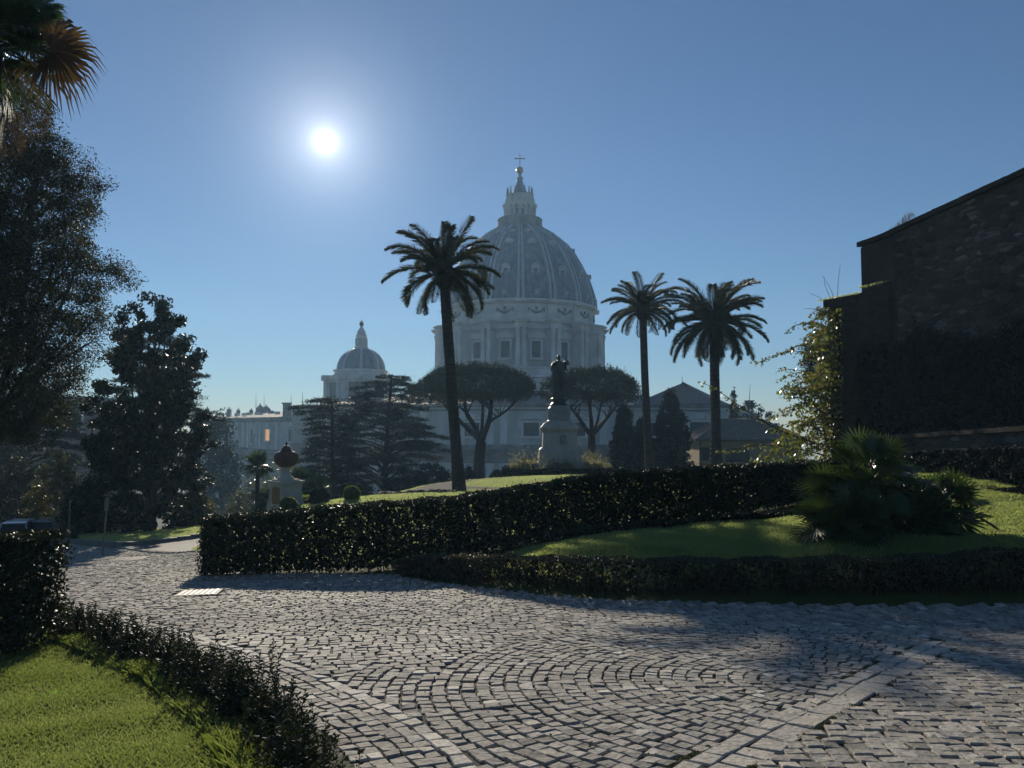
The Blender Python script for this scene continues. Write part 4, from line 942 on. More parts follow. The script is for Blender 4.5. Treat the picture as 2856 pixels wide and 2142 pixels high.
# ---- row of young upright shrubs between lawn and gutter
bo = resample(offset(BORDER_S, 1.0), .05); bo = bo[(bo[:, 1] > 3.2) & (bo[:, 1] < 11.2)]
brd = empty('shrub_border', (bo[60, 0], bo[60, 1], g1(bo[60, 0], bo[60, 1])), 'uneven row of small upright dark shrubs between the front lawn and the cobbles', 'shrubs')
Cl = []; Ax = []; sb = MB()
for i in range(1700):
    k = rng.integers(len(bo)); c = bo[k] + rng.normal(size=2) * .105
    clump = .75 + .25 * math.sin(k * .35) + .12 * math.sin(k * .9)
    h_ = (.25 + .16 * rng.random()) * clump * (1.25 if rng.random() < .12 else 1); g_ = g1(*c); lean = rng.normal(size=2) * .05
    sb.tube([(c[0], c[1], g_ - .02), (c[0] + lean[0], c[1] + lean[1], g_ + h_)], (.004, .002), 3, cap=False)
    n = int(34 * h_ / .3); f = .12 + .9 * np.arange(n) / n; a = np.arange(n) * 2.4
    out = np.stack((np.cos(a), np.sin(a), np.full(n, .55)), 1)
    Cl.append(np.stack((c[0] + lean[0] * f, c[1] + lean[1] * f, g_ + h_ * f), 1) + out * .014); Ax.append(out)
V, f_ = leaves(np.concatenate(Cl), .036, .014, np.concatenate(Ax), .25); mesh_obj('foliage', V, [f_], mat('shrub_leaf', (.010, .018, .008), (.020, .032, .012), rough=.5, scale=4, trans=.06, spec=.25, tcol=(.10, .13, .03)), brd)
sb.build('stems', M_twig, brd)

# ---- grass
def grass(name, poly, n, h, w, m, label_kind='stuff', zone=None, weight=None, clump=.5, dark=None):
    poly = np.asarray(poly, float); lo = poly.min(0); hi = poly.max(0); out = []; tot = 0
    while tot < n:
        c = lo + (hi - lo) * rng.random((n, 2)); ok = inside(c, poly)
        if weight is not None: ok &= rng.random(n) < weight(c)
        c = c[ok]; out.append(c); tot += len(c)
        if len(out) > 60: break
    c = np.concatenate(out)[:n]; n = len(c); g_ = G(c[:, 0], c[:, 1]) - .03
    patch = .5 + .5 * np.sin(c[:, 0] * 2.1 + np.sin(c[:, 1] * 1.7) * 2) * np.sin(c[:, 1] * 2.6 + np.cos(c[:, 0] * 1.3) * 2)
    hh = h * (.55 + .6 * rng.random(n)) * (1 - clump * .5 + clump * patch); a = rng.random(n) * 2 * PI; ln = rng.random(n) * .75 * hh + .15 * hh
    dx, dy = np.cos(a) * ln, np.sin(a) * ln; s = np.stack((-np.sin(a), np.cos(a), np.zeros(n)), 1) * w * .5
    b = np.stack((c[:, 0], c[:, 1], g_), 1); mid = b + np.stack((dx * .3, dy * .3, hh * .62 + .03), 1); tip = b + np.stack((dx, dy, hh + .03), 1)
    V = np.stack((b - s, b + s, mid + s * .85, tip, mid - s * .85), 1).reshape(-1, 3)
    F5 = np.arange(5 * n).reshape(n, 5)
    o = mesh_obj(name, V, [F5], m); return tag(o, kind='stuff')
inn = offset(BORDER_S, 1.12); inn = inn[(inn[:, 1] > 3) & (inn[:, 1] < 11)]
LL = np.vstack((inn, arr((-7.0, 9.0), (-8.5, 7.7), (-7, 3), (-3, 2.6))))
grass('grass', LL, 280000, .055, .0052, M_grass, clump=.85, weight=lambda c: np.clip(1.6 - c[:, 1] / 9, .35, 1))
# broad-leaved weeds in the front lawn
_q = LL.min(0) + (LL.max(0) - LL.min(0)) * rng.random((26, 2)); _q = _q[inside(_q, LL)]; _c = np.repeat(_q, 120, 0) + rng.normal(size=(len(_q) * 120, 2)) * .11; _c = _c[inside(_c, LL)]
_V, _f = leaves(np.stack((_c[:, 0], _c[:, 1], G(_c[:, 0], _c[:, 1]) + .01 + .03 * rng.random(len(_c))), 1), .035, .024, np.array((0, 0, .3)), 1.0)
tag(mesh_obj('lawn_weeds', _V, [_f], mat('weed_leaf', (.05, .10, .02), (.09, .15, .03), rough=.35, scale=6, trans=.5, tcol=(.30, .50, .06))), kind='stuff')
# longer unmown grass along the shrub border
ed = np.vstack((offset(BORDER_S, 1.10), offset(BORDER_S, 1.34)[::-1])); ed = ed[(ed[:, 1] > 3) & (ed[:, 1] < 11.5)]
grass('tall_grass', ed, 14000, .11, .006, M_grass, clump=.9)
RL = np.vstack((LOWH_S + arr(.2, .5), arr((14, 12.5), (13.4, 19), (12.6, 25), (10.5, 21.5), (7.5, 17.8), (3, 16.9), (-.5, 16.6))))
grass('grass', RL, 150000, .10, .009, M_grass2, clump=.7)
HL = arr((-6.4, 18.2), (0, 19.4), (9, 22.0), (9, 24), (16, 40), (16, 56), (8, 62), (-3, 60), (-9, 50), (-13, 38.5), (-11, 26))
PATH = arr((-6.4, 47.5), (-5.2, 50.5), (-2.5, 52), (.6, 52.5), (.3, 51.3), (-1.9, 50.2), (-3.2, 48.2), (-2.9, 45.5), (-.5, 43.2), (4, 41.5), (3.6, 40.2), (-1.5, 42.2), (-4.2, 43.8), (-6.2, 45.6))
PATHS = smooth_line(np.vstack((PATH, PATH[:1])))
grass('grass', HL, 120000, .10, .02, M_grass2, weight=lambda c: (~inside(c, PATHS)) * np.clip(1.0 - (c[:, 1] - 20) / 60, .3, 1))
FL = arr((-14.9, 30.4), (-12.6, 31.6), (-9.6, 33), (-11, 40), (-18, 43), (-27, 43), (-25, 36), (-17, 31.8))
grass('grass', FL, 40000, .09, .018, M_grass2)
sheet('path', np.arange(-7, 6, .15), np.arange(39, 54, .15), M_gravel, .05, poly=PATHS)
STRIP = np.vstack((offset(BORDER_S, .60), offset(BORDER_S, 1.15)[::-1]))
sheet('soil_strip', np.arange(-12, 1.5, .08), np.arange(2.5, 15, .08), M_soil, .0, poly=STRIP)

# ---- broad-leaved crowns made of leaf clusters round branching limbs
def limb_tree(b, base, tips, r0, sag=.0):
    for tp in tips:
        base = np.asarray(base, float); tp = np.asarray(tp, float); mid = base * .5 + tp * .5 + np.array((0, 0, np.linalg.norm(tp - base) * .08)) + rng.normal(size=3) * .12 * np.linalg.norm(tp - base) * .4
        pts = smooth_line(np.array([base, mid, tp]), 2); b.tube(pts, np.linspace(r0, r0 * .25, len(pts)), 6)
def crown_tree(name, label, base, prof, m_leaf, L, W, nclus, per, cr, cat='tree', trunk_r=.2, ecc=(1, 1), cx=None, limbs=14, bark=None, hollow=.55, group=None, trunk_h=None, sub=1.0, fork=None):
    """prof: list of (z, radius, xoffset) world z; clusters sit inside radius(z)"""
    prof = np.array(prof, float); r_ = empty(name, base, label, cat, group)
    z = rng.choice(np.linspace(prof[0, 0], prof[-1, 0], 300), nclus, p=(lambda w: w / w.sum())(np.interp(np.linspace(prof[0, 0], prof[-1, 0], 300), prof[:, 0], prof[:, 1]) ** 1.4 + .02))
    z = z + rng.normal(size=nclus) * .1
    rad = np.interp(z, prof[:, 0], prof[:, 1]); off = np.interp(z, prof[:, 0], prof[:, 2]); a = rng.random(nclus) * 2 * PI
    f = hollow + (1 - hollow) * rng.random(nclus) ** .6; lump = 1 + .10 * np.sin(a * 3 + z * 1.1) + .08 * np.sin(a * 5 - z * 1.9)
    C = np.stack((base[0] + off + np.cos(a) * rad * f * lump * ecc[0], base[1] + np.sin(a) * rad * f * lump * ecc[1], z), 1)
    size = cr * (.6 + .8 * rng.random(nclus))
    idx = rng.integers(0, nclus, nclus * per); d = unit(len(idx)) * (rng.random(len(idx)) ** .5)[:, None] * size[idx][:, None]; d[:, 2] *= .75
    leaf_obj('crown', C[idx] + d, L, W, m_leaf, r_)
    b = MB(); zt = prof[-1, 0]; th = trunk_h if trunk_h is not None else prof[0, 0]
    top = np.array((base[0] + np.interp(zt, prof[:, 0], prof[:, 2]) * .7, base[1], base[2] + (zt - base[2]) * .8))
    pts = smooth_line(np.array([base - (0, 0, .3), base * .6 + top * .4 + np.array((.1, 0, 0)), top]), 2); b.tube(pts, np.linspace(trunk_r, trunk_r * .25, len(pts)), 8)
    for k in rng.integers(0, nclus, limbs):
        h0 = rng.random() * .6 + .12; st = base * (1 - h0) + top * h0
        if C[k, 2] < st[2] + .2: st[2] = max(base[2] + .5, C[k, 2] - 1.0)
        limb_tree(b, st, [C[k]], trunk_r * .42 * (1 - h0 * .5))
    # twigs into clusters
    b.build('trunk', bark or M_bark, r_)
    return r_
def pz(py, d): return float(P(400, py, d)[2])
def pr(w, d): return w * d / F
# holm oak at the far left
d = 24.0; base = np.array((float(P(-60, 1200, d)[0]), d, g1(-17, d)))
pf = [(y, r) for y, r in ((1230, 190), (1150, 245), (1050, 270), (900, 310), (800, 300), (745, 330), (690, 300), (600, 272), (520, 305), (450, 275), (380, 205), (310, 150), (240, 90), (200, 40))]
crown_tree('holm_oak', 'huge dark small-leaved evergreen tree filling the left edge below the fan palm', base, [(pz(y, d), pr(r, d), 0) for y, r in pf], M_oak, .085, .036, 3300, 95, .42, trunk_r=.26, hollow=.1, limbs=40)
# magnolia
d = 42.0; base = np.array((float(P(425, 1480, d)[0]), d, g1(-20, d))); bx_ = 425
pf = [(1478, 140, 408), (1400, 158, 408), (1300, 160, 408), (1200, 150, 404), (1110, 138, 400), (1040, 126, 402), (980, 116, 412), (930, 104, 412), (885, 84, 405), (850, 56, 395), (830, 25, 390)]
mg = crown_tree('magnolia_tree', 'broad dark magnolia with large glossy leaves and sky showing between its upper limbs', base, [(pz(y, d), pr(r, d), pr(x - bx_, d)) for y, r, x in pf], M_magn, .22, .11, 430, 130, .48, trunk_r=.26, hollow=.40, limbs=60)
# golden and dark evergreen shrubs under the oak
for px, w, t_, bt, d, m_, lab in ((150, 62, 1262, 1500, 50, M_gold, 'golden-green sparkling shrub standing between the left hedge and the magnolia'), (45, 70, 1270, 1500, 56, M_oak, 'dark sparkling rounded evergreen at the left edge behind the parked cars'), (545, 45, 1380, 1480, 46, M_gold, 'small light-edged shrub against the right foot of the magnolia'), (235, 50, 1330, 1500, 44, M_magn, 'dark bushy shrub at the left foot of the magnolia')):
    base = P(px, bt, d); base[2] = g1(base[0], base[1])
    zt_, zb_ = pz(t_, d), base[2] + .1; rr = pr(w, d)
    crown_tree('evergreen_shrub', lab, base, [(zb_, rr * .8, 0), (zb_ * .6 + zt_ * .4, rr, 0), (zb_ * .25 + zt_ * .75, rr * .75, 0), (zt_, rr * .15, 0)], m_, .16, .08, 150, 60, .4, cat='shrub', trunk_r=.07, limbs=12)
# blue-dark conifer seen between the magnolia and the vase
d = 125; base = P(622, 1440, d); base[2] = g1(base[0], d)
crown_tree('dark_conifer', 'tall dim conifer in the misty gap right of the magnolia', base, [(pz(1480, d), pr(52, d), 0), (pz(1400, d), pr(50, d), 0), (pz(1300, d), pr(45, d), -.5), (pz(1240, d), pr(28, d), -.8), (pz(1180, d), pr(22, d), -1.0), (pz(1150, d), pr(6, d), -1.2)], M_cedar, .5, .2, 260, 60, 1.3, trunk_r=.3)
for px, w, t_, bt, d, m_, lab in ((705, 70, 1335, 1450, 52, M_olive, 'silvery grey loose shrub left of the vase monument'), (860, 60, 1330, 1440, 58, M_olive, 'pale sparkling shrub right behind the vase monument'), (790, 70, 1275, 1430, 64, M_olive, 'bare pale shrub seen over the vase pedestal'),
                                  (1205, 62, 1295, 1385, 70, M_cyp, 'dark rounded bush between the cedar and the leaning palm'), (1120, 60, 1330, 1400, 66, M_cyp, 'low dark bush at the foot of the large cedar'), (985, 60, 1345, 1420, 62, M_cyp, 'low dark bush between the two cedar trunks'), (1395, 30, 1338, 1375, 74, M_cyp, 'small dark bush right of the left umbrella pine trunk'), (1307, 14, 1305, 1345, 72, M_cyp, 'tiny cone-shaped bush left of the umbrella pine trunk')):
    base = P(px, bt, d); base[2] = min(g1(base[0], base[1]), base[2] + .5)
    zt_, zb_ = pz(t_, d), base[2] + .1; rr = pr(w, d)
    crown_tree('garden_shrub', lab, base, [(zb_, rr * .8, 0), (zb_ * .6 + zt_ * .4, rr, 0), (zb_ * .25 + zt_ * .75, rr * .75, 0), (zt_, rr * .2, 0)], m_, .15 if m_ is M_olive else .22, .06 if m_ is M_olive else .12, 130, 60, .55 if w > 20 else .3, cat='shrub', trunk_r=.06, limbs=14)
# cypresses
def cypress(label, px, w, t_, bt, d, lean=0):
    base = P(px, bt, d); base[2] = g1(base[0], d); rr = pr(w, d); zt_ = pz(t_, d); zb_ = base[2] + .2
    crown_tree('cypress', label, base, [(zb_, rr * .95, 0), (zb_ * .7 + zt_ * .3, rr * 1.0, 0), (zb_ * .45 + zt_ * .55, rr * .8, 0), (zb_ * .2 + zt_ * .8, rr * .5, lean), (zb_ * .06 + zt_ * .94, rr * .28, lean), (zt_, rr * .05, lean)], M_cyp, .30, .12, 420, 55, .42, trunk_r=.15, limbs=10, group='dark cypresses right of the statue', hollow=.3)
cypress('narrow dark cypress just left of the middle palm trunk', 1742, 34, 1130, 1320, 78)
cypress('big wide dark cypress just right of the middle palm trunk', 1872, 52, 1088, 1320, 76)
cypress('small ragged dark tree between the narrow and the wide cypress', 1790, 26, 1170, 1320, 82)
cypress('distant cypress tip sticking up behind the tile roof by the aerial', 2047, 17, 1093, 1180, 118)
d = 118; base = P(2085, 1230, d); base[2] = -9
crown_tree('evergreen_shrub', 'dark tree top filling the dip behind the yellow house roof', base, [(-8, 4.5, 0), (pz(1170, d), 4.2, 0), (pz(1140, d), 2.8, 0), (pz(1125, d), .8, 0)], M_cyp, .35, .15, 160, 60, .7, cat='tree', trunk_r=.2)

# ---- cedars: flat tiers of spreading needle boughs
def cedar(label, px, bt, d, topy, prof, lean=0.0, seed=1):
    base = P(px, bt, d); base[2] = g1(base[0], d) if bt > 1300 else base[2]; r_ = empty('cedar_tree', base, label, 'tree', 'flat-tiered cedars in front of the church')
    zt_ = pz(topy, d); H = zt_ - base[2]; b = MB(); tr = .36 * H / 14
    pts = np.array([(base[0], d, base[2] - .4), (base[0] + lean * .3, d, base[2] + H * .4), (base[0] + lean * .8, d, base[2] + H * .8), (base[0] + lean, d, zt_ - .3)]); b.tube(smooth_line(pts, 2), np.linspace(tr, .05, len(smooth_line(pts, 2))), 8)
    Cs = []; Ax = []
    nb = int(H * 6.5)
    for k in range(nb):
        f = .10 + .88 * (k + rng.random()) / nb; z = base[2] + H * f; a = k * 2.4 + rng.normal() * .4
        L_ = pr(np.interp(1 - f, [p[0] for p in prof], [p[1] for p in prof]), d) * (.55 + .6 * rng.random())
        up = .30 * (1 - f) + .05; cx_ = base[0] + lean * f
        t = np.linspace(0, 1, 7); rise = L_ * up * (t ** .7) + L_ * (.10 * np.sin(t * PI)) * (1 - f) - .12 * L_ * t ** 3
        p = np.stack((cx_ + np.cos(a) * L_ * t, d + np.sin(a) * L_ * t * .9, z + rise), 1); b.tube(p, np.linspace(.10 * (1 - f) + .03, .012, 7), 5, cap=False)
        ns = int(6 + L_ * 6)
        for j in range(ns):
            s = .22 + .8 * math.sqrt(rng.random()); c = np.array([np.interp(min(s, 1), t, p[:, q]) for q in range(3)]); w_ = L_ * .30 * (1.15 - s) + .22
            side_ = rng.normal() * w_; c = c + np.array((-math.sin(a), math.cos(a), 0)) * side_ + np.array((0, 0, -.10 * abs(side_)))
            m_ = 22; q = c + rng.normal(size=(m_, 3)) * np.array((.30, .30, .08)); Cs.append(q); Ax.append(np.tile(np.array((math.cos(a) * .8, math.sin(a) * .8, -.05)), (m_, 1)))
    V, f_ = leaves(np.concatenate(Cs), .26, .055, np.concatenate(Ax), .9); mesh_obj('needles', V, [f_], M_cedar, r_); b.build('trunk', M_bark, r_)
    return r_
cedar('largest cedar, in the middle, with wide flat tiers and pointed crown', 1068, 1385, 78, 1036, [(0, 25), (.07, 75), (.18, 125), (.4, 165), (.7, 185), (.9, 150), (1, 60)], .8)
cedar('cedar left of the largest one, with a flat spreading top', 928, 1395, 70, 1104, [(0, 85), (.06, 120), (.15, 110), (.3, 80), (.5, 85), (.7, 110), (1, 80)], -.2)
cedar('cedar glimpsed behind the oak at the far left edge', 60, 1400, 70, 1085, [(0, 120), (.1, 170), (.4, 170), (.7, 150), (1, 80)])
cedar('cedar mostly hidden behind the magnolia', 420, 1400, 62, 925, [(0, 60), (.1, 100), (.4, 160), (.7, 160), (1, 80)])

# ---- umbrella pines
def umbrella_pine(label, px, bt, d, crown, limbsxy, fork, tr, seed=0):
    """crown: list of (px centre, py centre, half width px, half height px)"""
    base = P(px, bt, d); r_ = empty('umbrella_pine', base, label, 'tree', 'umbrella pines either side of the statue')
    Cs = []; Ax = []
    for (cx_, cy_, hw, hh) in crown:
        c = P(cx_, cy_, d); rx, rz_ = pr(hw, d), pr(hh, d); n = int(rx * rx * 42)
        a = rng.random(n) * 2 * PI; r = np.sqrt(rng.random(n)); x = np.cos(a) * r * rx; y = np.sin(a) * r * rx * .85
        zt_ = np.sqrt(np.clip(1 - r ** 2.6, 0, 1)) * rz_ * (1 + .10 * np.sin(a * 7 + r * 9) + .07 * np.sin(x * 2.3) * np.sin(y * 2.1)); f = rng.random(n); lay = np.where(f < .62, 1 - .22 * rng.random(n), rng.random(n) * 1.1 - .55)
        lay = np.where(lay < 0, lay * .75, lay)
        q = np.stack((c[0] + x, d + y, c[2] + zt_ * lay), 1)
        idx = np.repeat(np.arange(n), 22); jit = rng.normal(size=(len(idx), 3)) * .20; Cs.append(q[idx] + jit); ax = jit / (np.linalg.norm(jit, axis=1)[:, None]) + np.array((0, 0, .5)); Ax.append(ax)
    V, f_ = leaves(np.concatenate(Cs), .30, .07, np.concatenate(Ax), .4); mesh_obj('crown', V, [f_], M_pine, r_)
    b = MB(); fk = P(fork[0], fork[1], d); bs = base - (0, 0, .5)
    b.tube(smooth_line(np.array([bs, bs * .5 + fk * .5 + (pr(-4, d), 0, 0), fk]), 2), np.linspace(tr, tr * .8, len(smooth_line(np.zeros((3, 3)), 2))), 10)
    for (pts, r0) in limbsxy:
        q = [fk if i == 0 else P(*p, d) + np.array((0, (i * 1.1) * (1 if (p[0] + p[1]) % 2 else -1), 0)) for i, p in enumerate([(0, 0)] + pts)]
        sm = smooth_line(np.array(q), 2); b.tube(sm, np.linspace(r0, r0 * .3, len(sm)), 7)
        for k in range(9):
            s = sm[int(len(sm) * (.45 + .5 * rng.random()))]; e = s + np.array((rng.normal() * 1.5, rng.normal() * 1.5, 1.0 + rng.random() * 1.6)); b.tube([s, s * .5 + e * .5 + rng.normal(size=3) * .15, e], (r0 * .32, r0 * .2, .02), 5, cap=False)
    b.build('trunk', M_bark, r_); return r_
umbrella_pine('left umbrella pine, wide flat crown over a forked trunk, right of the leaning palm', 1337, 1334, 92, [(1330, 1092, 160, 72), (1215, 1108, 68, 52), (1440, 1100, 52, 52), (1160, 1108, 34, 34)],
              [([(1322, 1185), (1300, 1150), (1292, 1105)], .42), ([(1305, 1195), (1262, 1150), (1225, 1120)], .36), ([(1368, 1170), (1372, 1110), (1378, 1085)], .42), ([(1362, 1175), (1400, 1155), (1440, 1122)], .26), ([(1345, 1170), (1345, 1120), (1335, 1090)], .28)], (1342, 1232), .78)
umbrella_pine('right umbrella pine, dark rounded crown behind the statue', 1657, 1300, 90, [(1655, 1092, 118, 64), (1735, 1105, 55, 46), (1555, 1100, 52, 48)],
              [([(1628, 1185), (1600, 1150), (1575, 1120)], .36), ([(1648, 1180), (1640, 1140), (1640, 1100)], .34), ([(1675, 1190), (1700, 1150), (1735, 1120)], .34), ([(1662, 1180), (1668, 1140), (1672, 1100)], .22)], (1650, 1218), .6)

# ---- date palms
def frond(b_r, VV, FF, origin, a0_, el, Ln, droop, nl=58, lw=.048, ll=.60, rng_=rng):
    t = np.linspace(0, 1, 14); ang = el - droop * t ** 1.6; ds = Ln / 13
    hx = np.r_[0, np.cumsum(np.cos(ang[:-1]) * ds)]; hz = np.r_[0, np.cumsum(np.sin(ang[:-1]) * ds)]
    sw = rng.normal() * .35; a = a0_ + sw * t ** 1.5
    p = origin + np.stack((np.cos(a) * hx, np.sin(a) * hx, hz), 1); a = a0_ + sw * .5; b_r.tube(p, np.linspace(.045, .012, 14) * Ln / 3.4, 4, cap=False)
    s = np.linspace(.10, .99, nl); pc = np.stack([np.interp(s, t, p[:, k]) for k in range(3)], 1); an = np.interp(s, t, ang)
    tan = np.stack((np.cos(a) * np.cos(an), np.sin(a) * np.cos(an), np.sin(an)), 1); sd = np.array((-math.sin(a), math.cos(a), 0)); upv = np.cross(sd, tan) * -1
    upv = np.where(upv[:, 2:3] < 0, -upv, upv)
    l_ = ll * Ln / 3.4 * (np.sin(np.clip(s * 1.02, 0, 1) * PI) ** .45 * .9 + .12)
    for sg in (-1, 1):
        for lift in (.50, .05):
            dirv = tan * .72 + sd * sg * .78 + upv * (lift + .12 * rng.normal(size=nl)[:, None]); dirv /= np.linalg.norm(dirv, axis=1)[:, None]
            wv = np.cross(dirv, unit(nl) * .5 + tan); wv /= np.linalg.norm(wv, axis=1)[:, None]
            tip = pc + dirv * (l_ * (.85 + .3 * rng.random(nl)))[:, None] + np.array((0, 0, -.10)) * l_[:, None]; mid = pc * .55 + tip * .45 + np.array((0, 0, .02))
            w = lw * Ln / 3.4 * .5
            V = np.stack((pc, mid + wv * w, tip, mid - wv * w), 1).reshape(-1, 3); FF.append(np.arange(4 * nl).reshape(nl, 4) + sum(len(v) for v in VV)); VV.append(V)
def date_palm(label, trunk, d, tr, Ln, nf, seed, up=1.2, low=-.7, groupn='tall date palms'):
    """trunk: pixel points from base up"""
    pts = np.array([P(x, y, d) for x, y in trunk]); r_ = empty('date_palm', pts[0], label, 'palm tree', groupn)
    sm = smooth_line(pts, 3); n = len(sm); sm2 = resample(sm, .16); n = len(sm2); t = np.linspace(0, 1, n)
    rad = tr * (1.22 - .30 * np.minimum(1, t * 5)) * (1 - .10 * t) * (1 + .045 * (np.arange(n) % 2)) 
    k = (t > .93); rad = np.where(k, rad * (1 + (t - .93) * 9), rad)
    b = MB(); b.tube(sm2, rad, 12); top = sm2[-1]
    b.lathe([(rad[-1] * .8, -.75), (rad[-1] * 1.25, -.4), (rad[-1] * 1.35, 0), (rad[-1] * 1.15, .35), (rad[-1] * .7, .75), (.02, .9)], top, 12)
    b.build('trunk', M_pbark, r_)
    VV = []; FF = []; br = MB(); g = np.random.default_rng(seed)
    for k in range(nf):
        f = (k + .5) / nf; a = k * 2.39996 + seed * .7 + g.normal() * .15; el = up + (low - up) * f ** 1.15 + g.normal() * .10; droop = .95 + .4 * g.random()
        L_ = Ln * (.82 + .25 * g.random()) * (1 - .12 * (f > .85)); frond(br, VV, FF, top + np.array((math.cos(a) * rad[-1] * .6, math.sin(a) * rad[-1] * .6, .55 - .6 * f)), a, el, L_, droop)
    mesh_obj('fronds', np.concatenate(VV), [np.concatenate(FF)], M_palm, r_); br.build('frond_ribs', M_palm, r_)
    return r_
date_palm('tallest date palm with a leaning trunk, left of the great dome', [(1281, 1372), (1277, 1310), (1268, 1200), (1254, 1000), (1242, 830), (1240, 765)], 42, .33, 3.4, 46, 4)
date_palm('slender date palm just right of the dome with the narrower crown', [(1812, 1316), (1806, 1200), (1798, 1050), (1794, 900), (1793, 866)], 60, .34, 3.1, 50, 5)
date_palm('thick-trunked date palm with the fuller crown, rightmost of the three', [(1996, 1300), (1997, 1200), (1993, 1050), (1992, 950), (1993, 905)], 52, .38, 3.6, 72, 9, low=-1.05)

# ---- fan palms
def fan(VV, FF, RB, hub, dirv, upv, rad, nb=26, span=2.5, w=.03, droop=.25, bend=0.3):
    """fan leaf: narrow blades radiating from hub in the plane of dirv and side"""
    dirv = dirv / np.linalg.norm(dirv); sd = np.cross(dirv, upv); sd /= np.linalg.norm(sd) + 1e-9; nv = np.cross(sd, dirv)
    a = np.linspace(-span, span, nb) + rng.normal(size=nb) * .02; L_ = rad * (1 - .22 * (np.abs(a) / span) ** 2) * (.92 + .16 * rng.random(nb))
    r_ = np.cos(a)[:, None] * dirv + np.sin(a)[:, None] * sd + nv * (bend * np.abs(np.sin(a)) * .3)[:, None]
    t_ = -np.sin(a)[:, None] * dirv + np.cos(a)[:, None] * sd
    w1 = rad * .5 * (2 * span / nb) * .52; wt = np.minimum(w1, rad)
    m1 = hub + r_ * (L_ * .5)[:, None]; g = np.array((0, 0, -1.0)); m2 = hub + r_ * (L_ * .8)[:, None] + g * (droop * L_ * .10)[:, None]; tip = hub + r_ * L_[:, None] + g * (droop * L_ * .35)[:, None]
    fold = nv * rad * .02
    V = np.stack((np.repeat(hub[None], nb, 0), m1 - t_ * wt + fold, m2 - t_ * wt * .62, tip, m2 + t_ * wt * .62, m1 + t_ * wt - fold), 1).reshape(-1, 3)
    FF.append(np.arange(6 * nb).reshape(nb, 6) + sum(len(v) for v in VV)); VV.append(V)
def fan_clump(name, label, crowns, cat='fan palm', group=None, m=M_fan):
    """crowns: list of (centre xyz, n fans, petiole length, fan radius, stem base or None)"""
    c0 = crowns[0][0]; r_ = empty(name, (c0[0], c0[1], crowns[0][4][2]), label, cat, group); VV = []; FF = []; st = MB(); pt = MB()
    for c, nf, pl, fr_, foot in crowns:
        c = np.array(c, float); foot = np.array(foot, float)
        q = smooth_line(np.array([foot - (0, 0, .1), foot * .5 + c * .5 + rng.normal(size=3) * .05, c]), 2); st.tube(q, np.linspace(.11, .10, len(q)) * (1 if fr_ < .5 else 1.3), 8)
        for k in range(nf):
            f = (k + .5) / nf; a = k * 2.39996 + rng.normal() * .2; el = 1.35 - 2.15 * f + rng.normal() * .1
            dv = np.array((math.cos(a) * math.cos(el), math.sin(a) * math.cos(el), math.sin(el))); hub = c + dv * pl * (.8 + .35 * rng.random()) + np.array((0, 0, -.05 * pl))
            pt.tube([c, c * .5 + hub * .5 + np.array((0, 0, .03)), hub], (.012, .009, .007), 4, cap=False)
            up = np.array((0, 0, 1.0)) + rng.normal(size=3) * .35; fan(VV, FF, pt, hub, dv + rng.normal(size=3) * .22 + np.array((0, 0, -.1)), up, fr_ * (.8 + .35 * rng.random()), droop=.2)
    mesh_obj('fan_leaves', np.concatenate(VV), [np.concatenate(FF)], m, r_); st.build('stem', M_pbark, r_); pt.build('leaf_stalks', m, r_); return r_
def gp(px, py, d): p = P(px, py, d); return (p[0], p[1], g1(p[0], p[1]))
d = 14.3
fan_clump('fan_palm', 'big bushy fan palm clump on the right lawn in front of the wall', [(P(2415, 1350, d), 32, .66, .50, gp(2420, 1490, d)), (P(2345, 1400, d + .2), 18, .50, .46, gp(2360, 1490, d + .2)), (P(2330, 1468, d - .4), 26, .40, .48, gp(2330, 1500, d - .4)), (P(2500, 1410, d + .2), 20, .50, .46, gp(2470, 1490, d + .3)), (P(2385, 1470, d - .5), 20, .35, .42, gp(2385, 1500, d - .5)), (P(2240, 1490, d), 1, .1, .3, gp(2240, 1500, d))][:5], group='fan palms on the right lawn')
fan_clump('fan_palm', 'lower dark fan palm clump right of the big one on the lawn', [(P(2560, 1440, d), 26, .40, .46, gp(2560, 1495, d)), (P(2640, 1415, d + .4), 26, .42, .46, gp(2630, 1480, d + .4)), (P(2600, 1470, d), 22, .35, .42, gp(2600, 1495, d))], group='fan palms on the right lawn')
for px, ty, by, d, lab in ((720, 1300, 1420, 50, 'small fan palm with a short trunk standing left of the vase monument'), (1385, 1330, 1360, 72, 'tiny fan palm left of the flower bed under the statue')):
    s = d / 50
    fan_clump('fan_palm', lab, [(P(px, ty, d), 22, .55 * s * (.5 if px > 1000 else 1), .70 * s * (.5 if px > 1000 else 1), gp(px, by, d))], group='small fan palms in the background')
fan_clump('fan_palm', 'low trunkless fan palms crouching behind the vase monument', [(P(835, 1350, 56), 24, .7, .9, gp(835, 1420, 56)), (P(885, 1365, 54), 20, .6, .8, gp(885, 1420, 54)), (P(745, 1400, 52), 18, .6, .8, gp(745, 1430, 52))], group='small fan palms in the background')
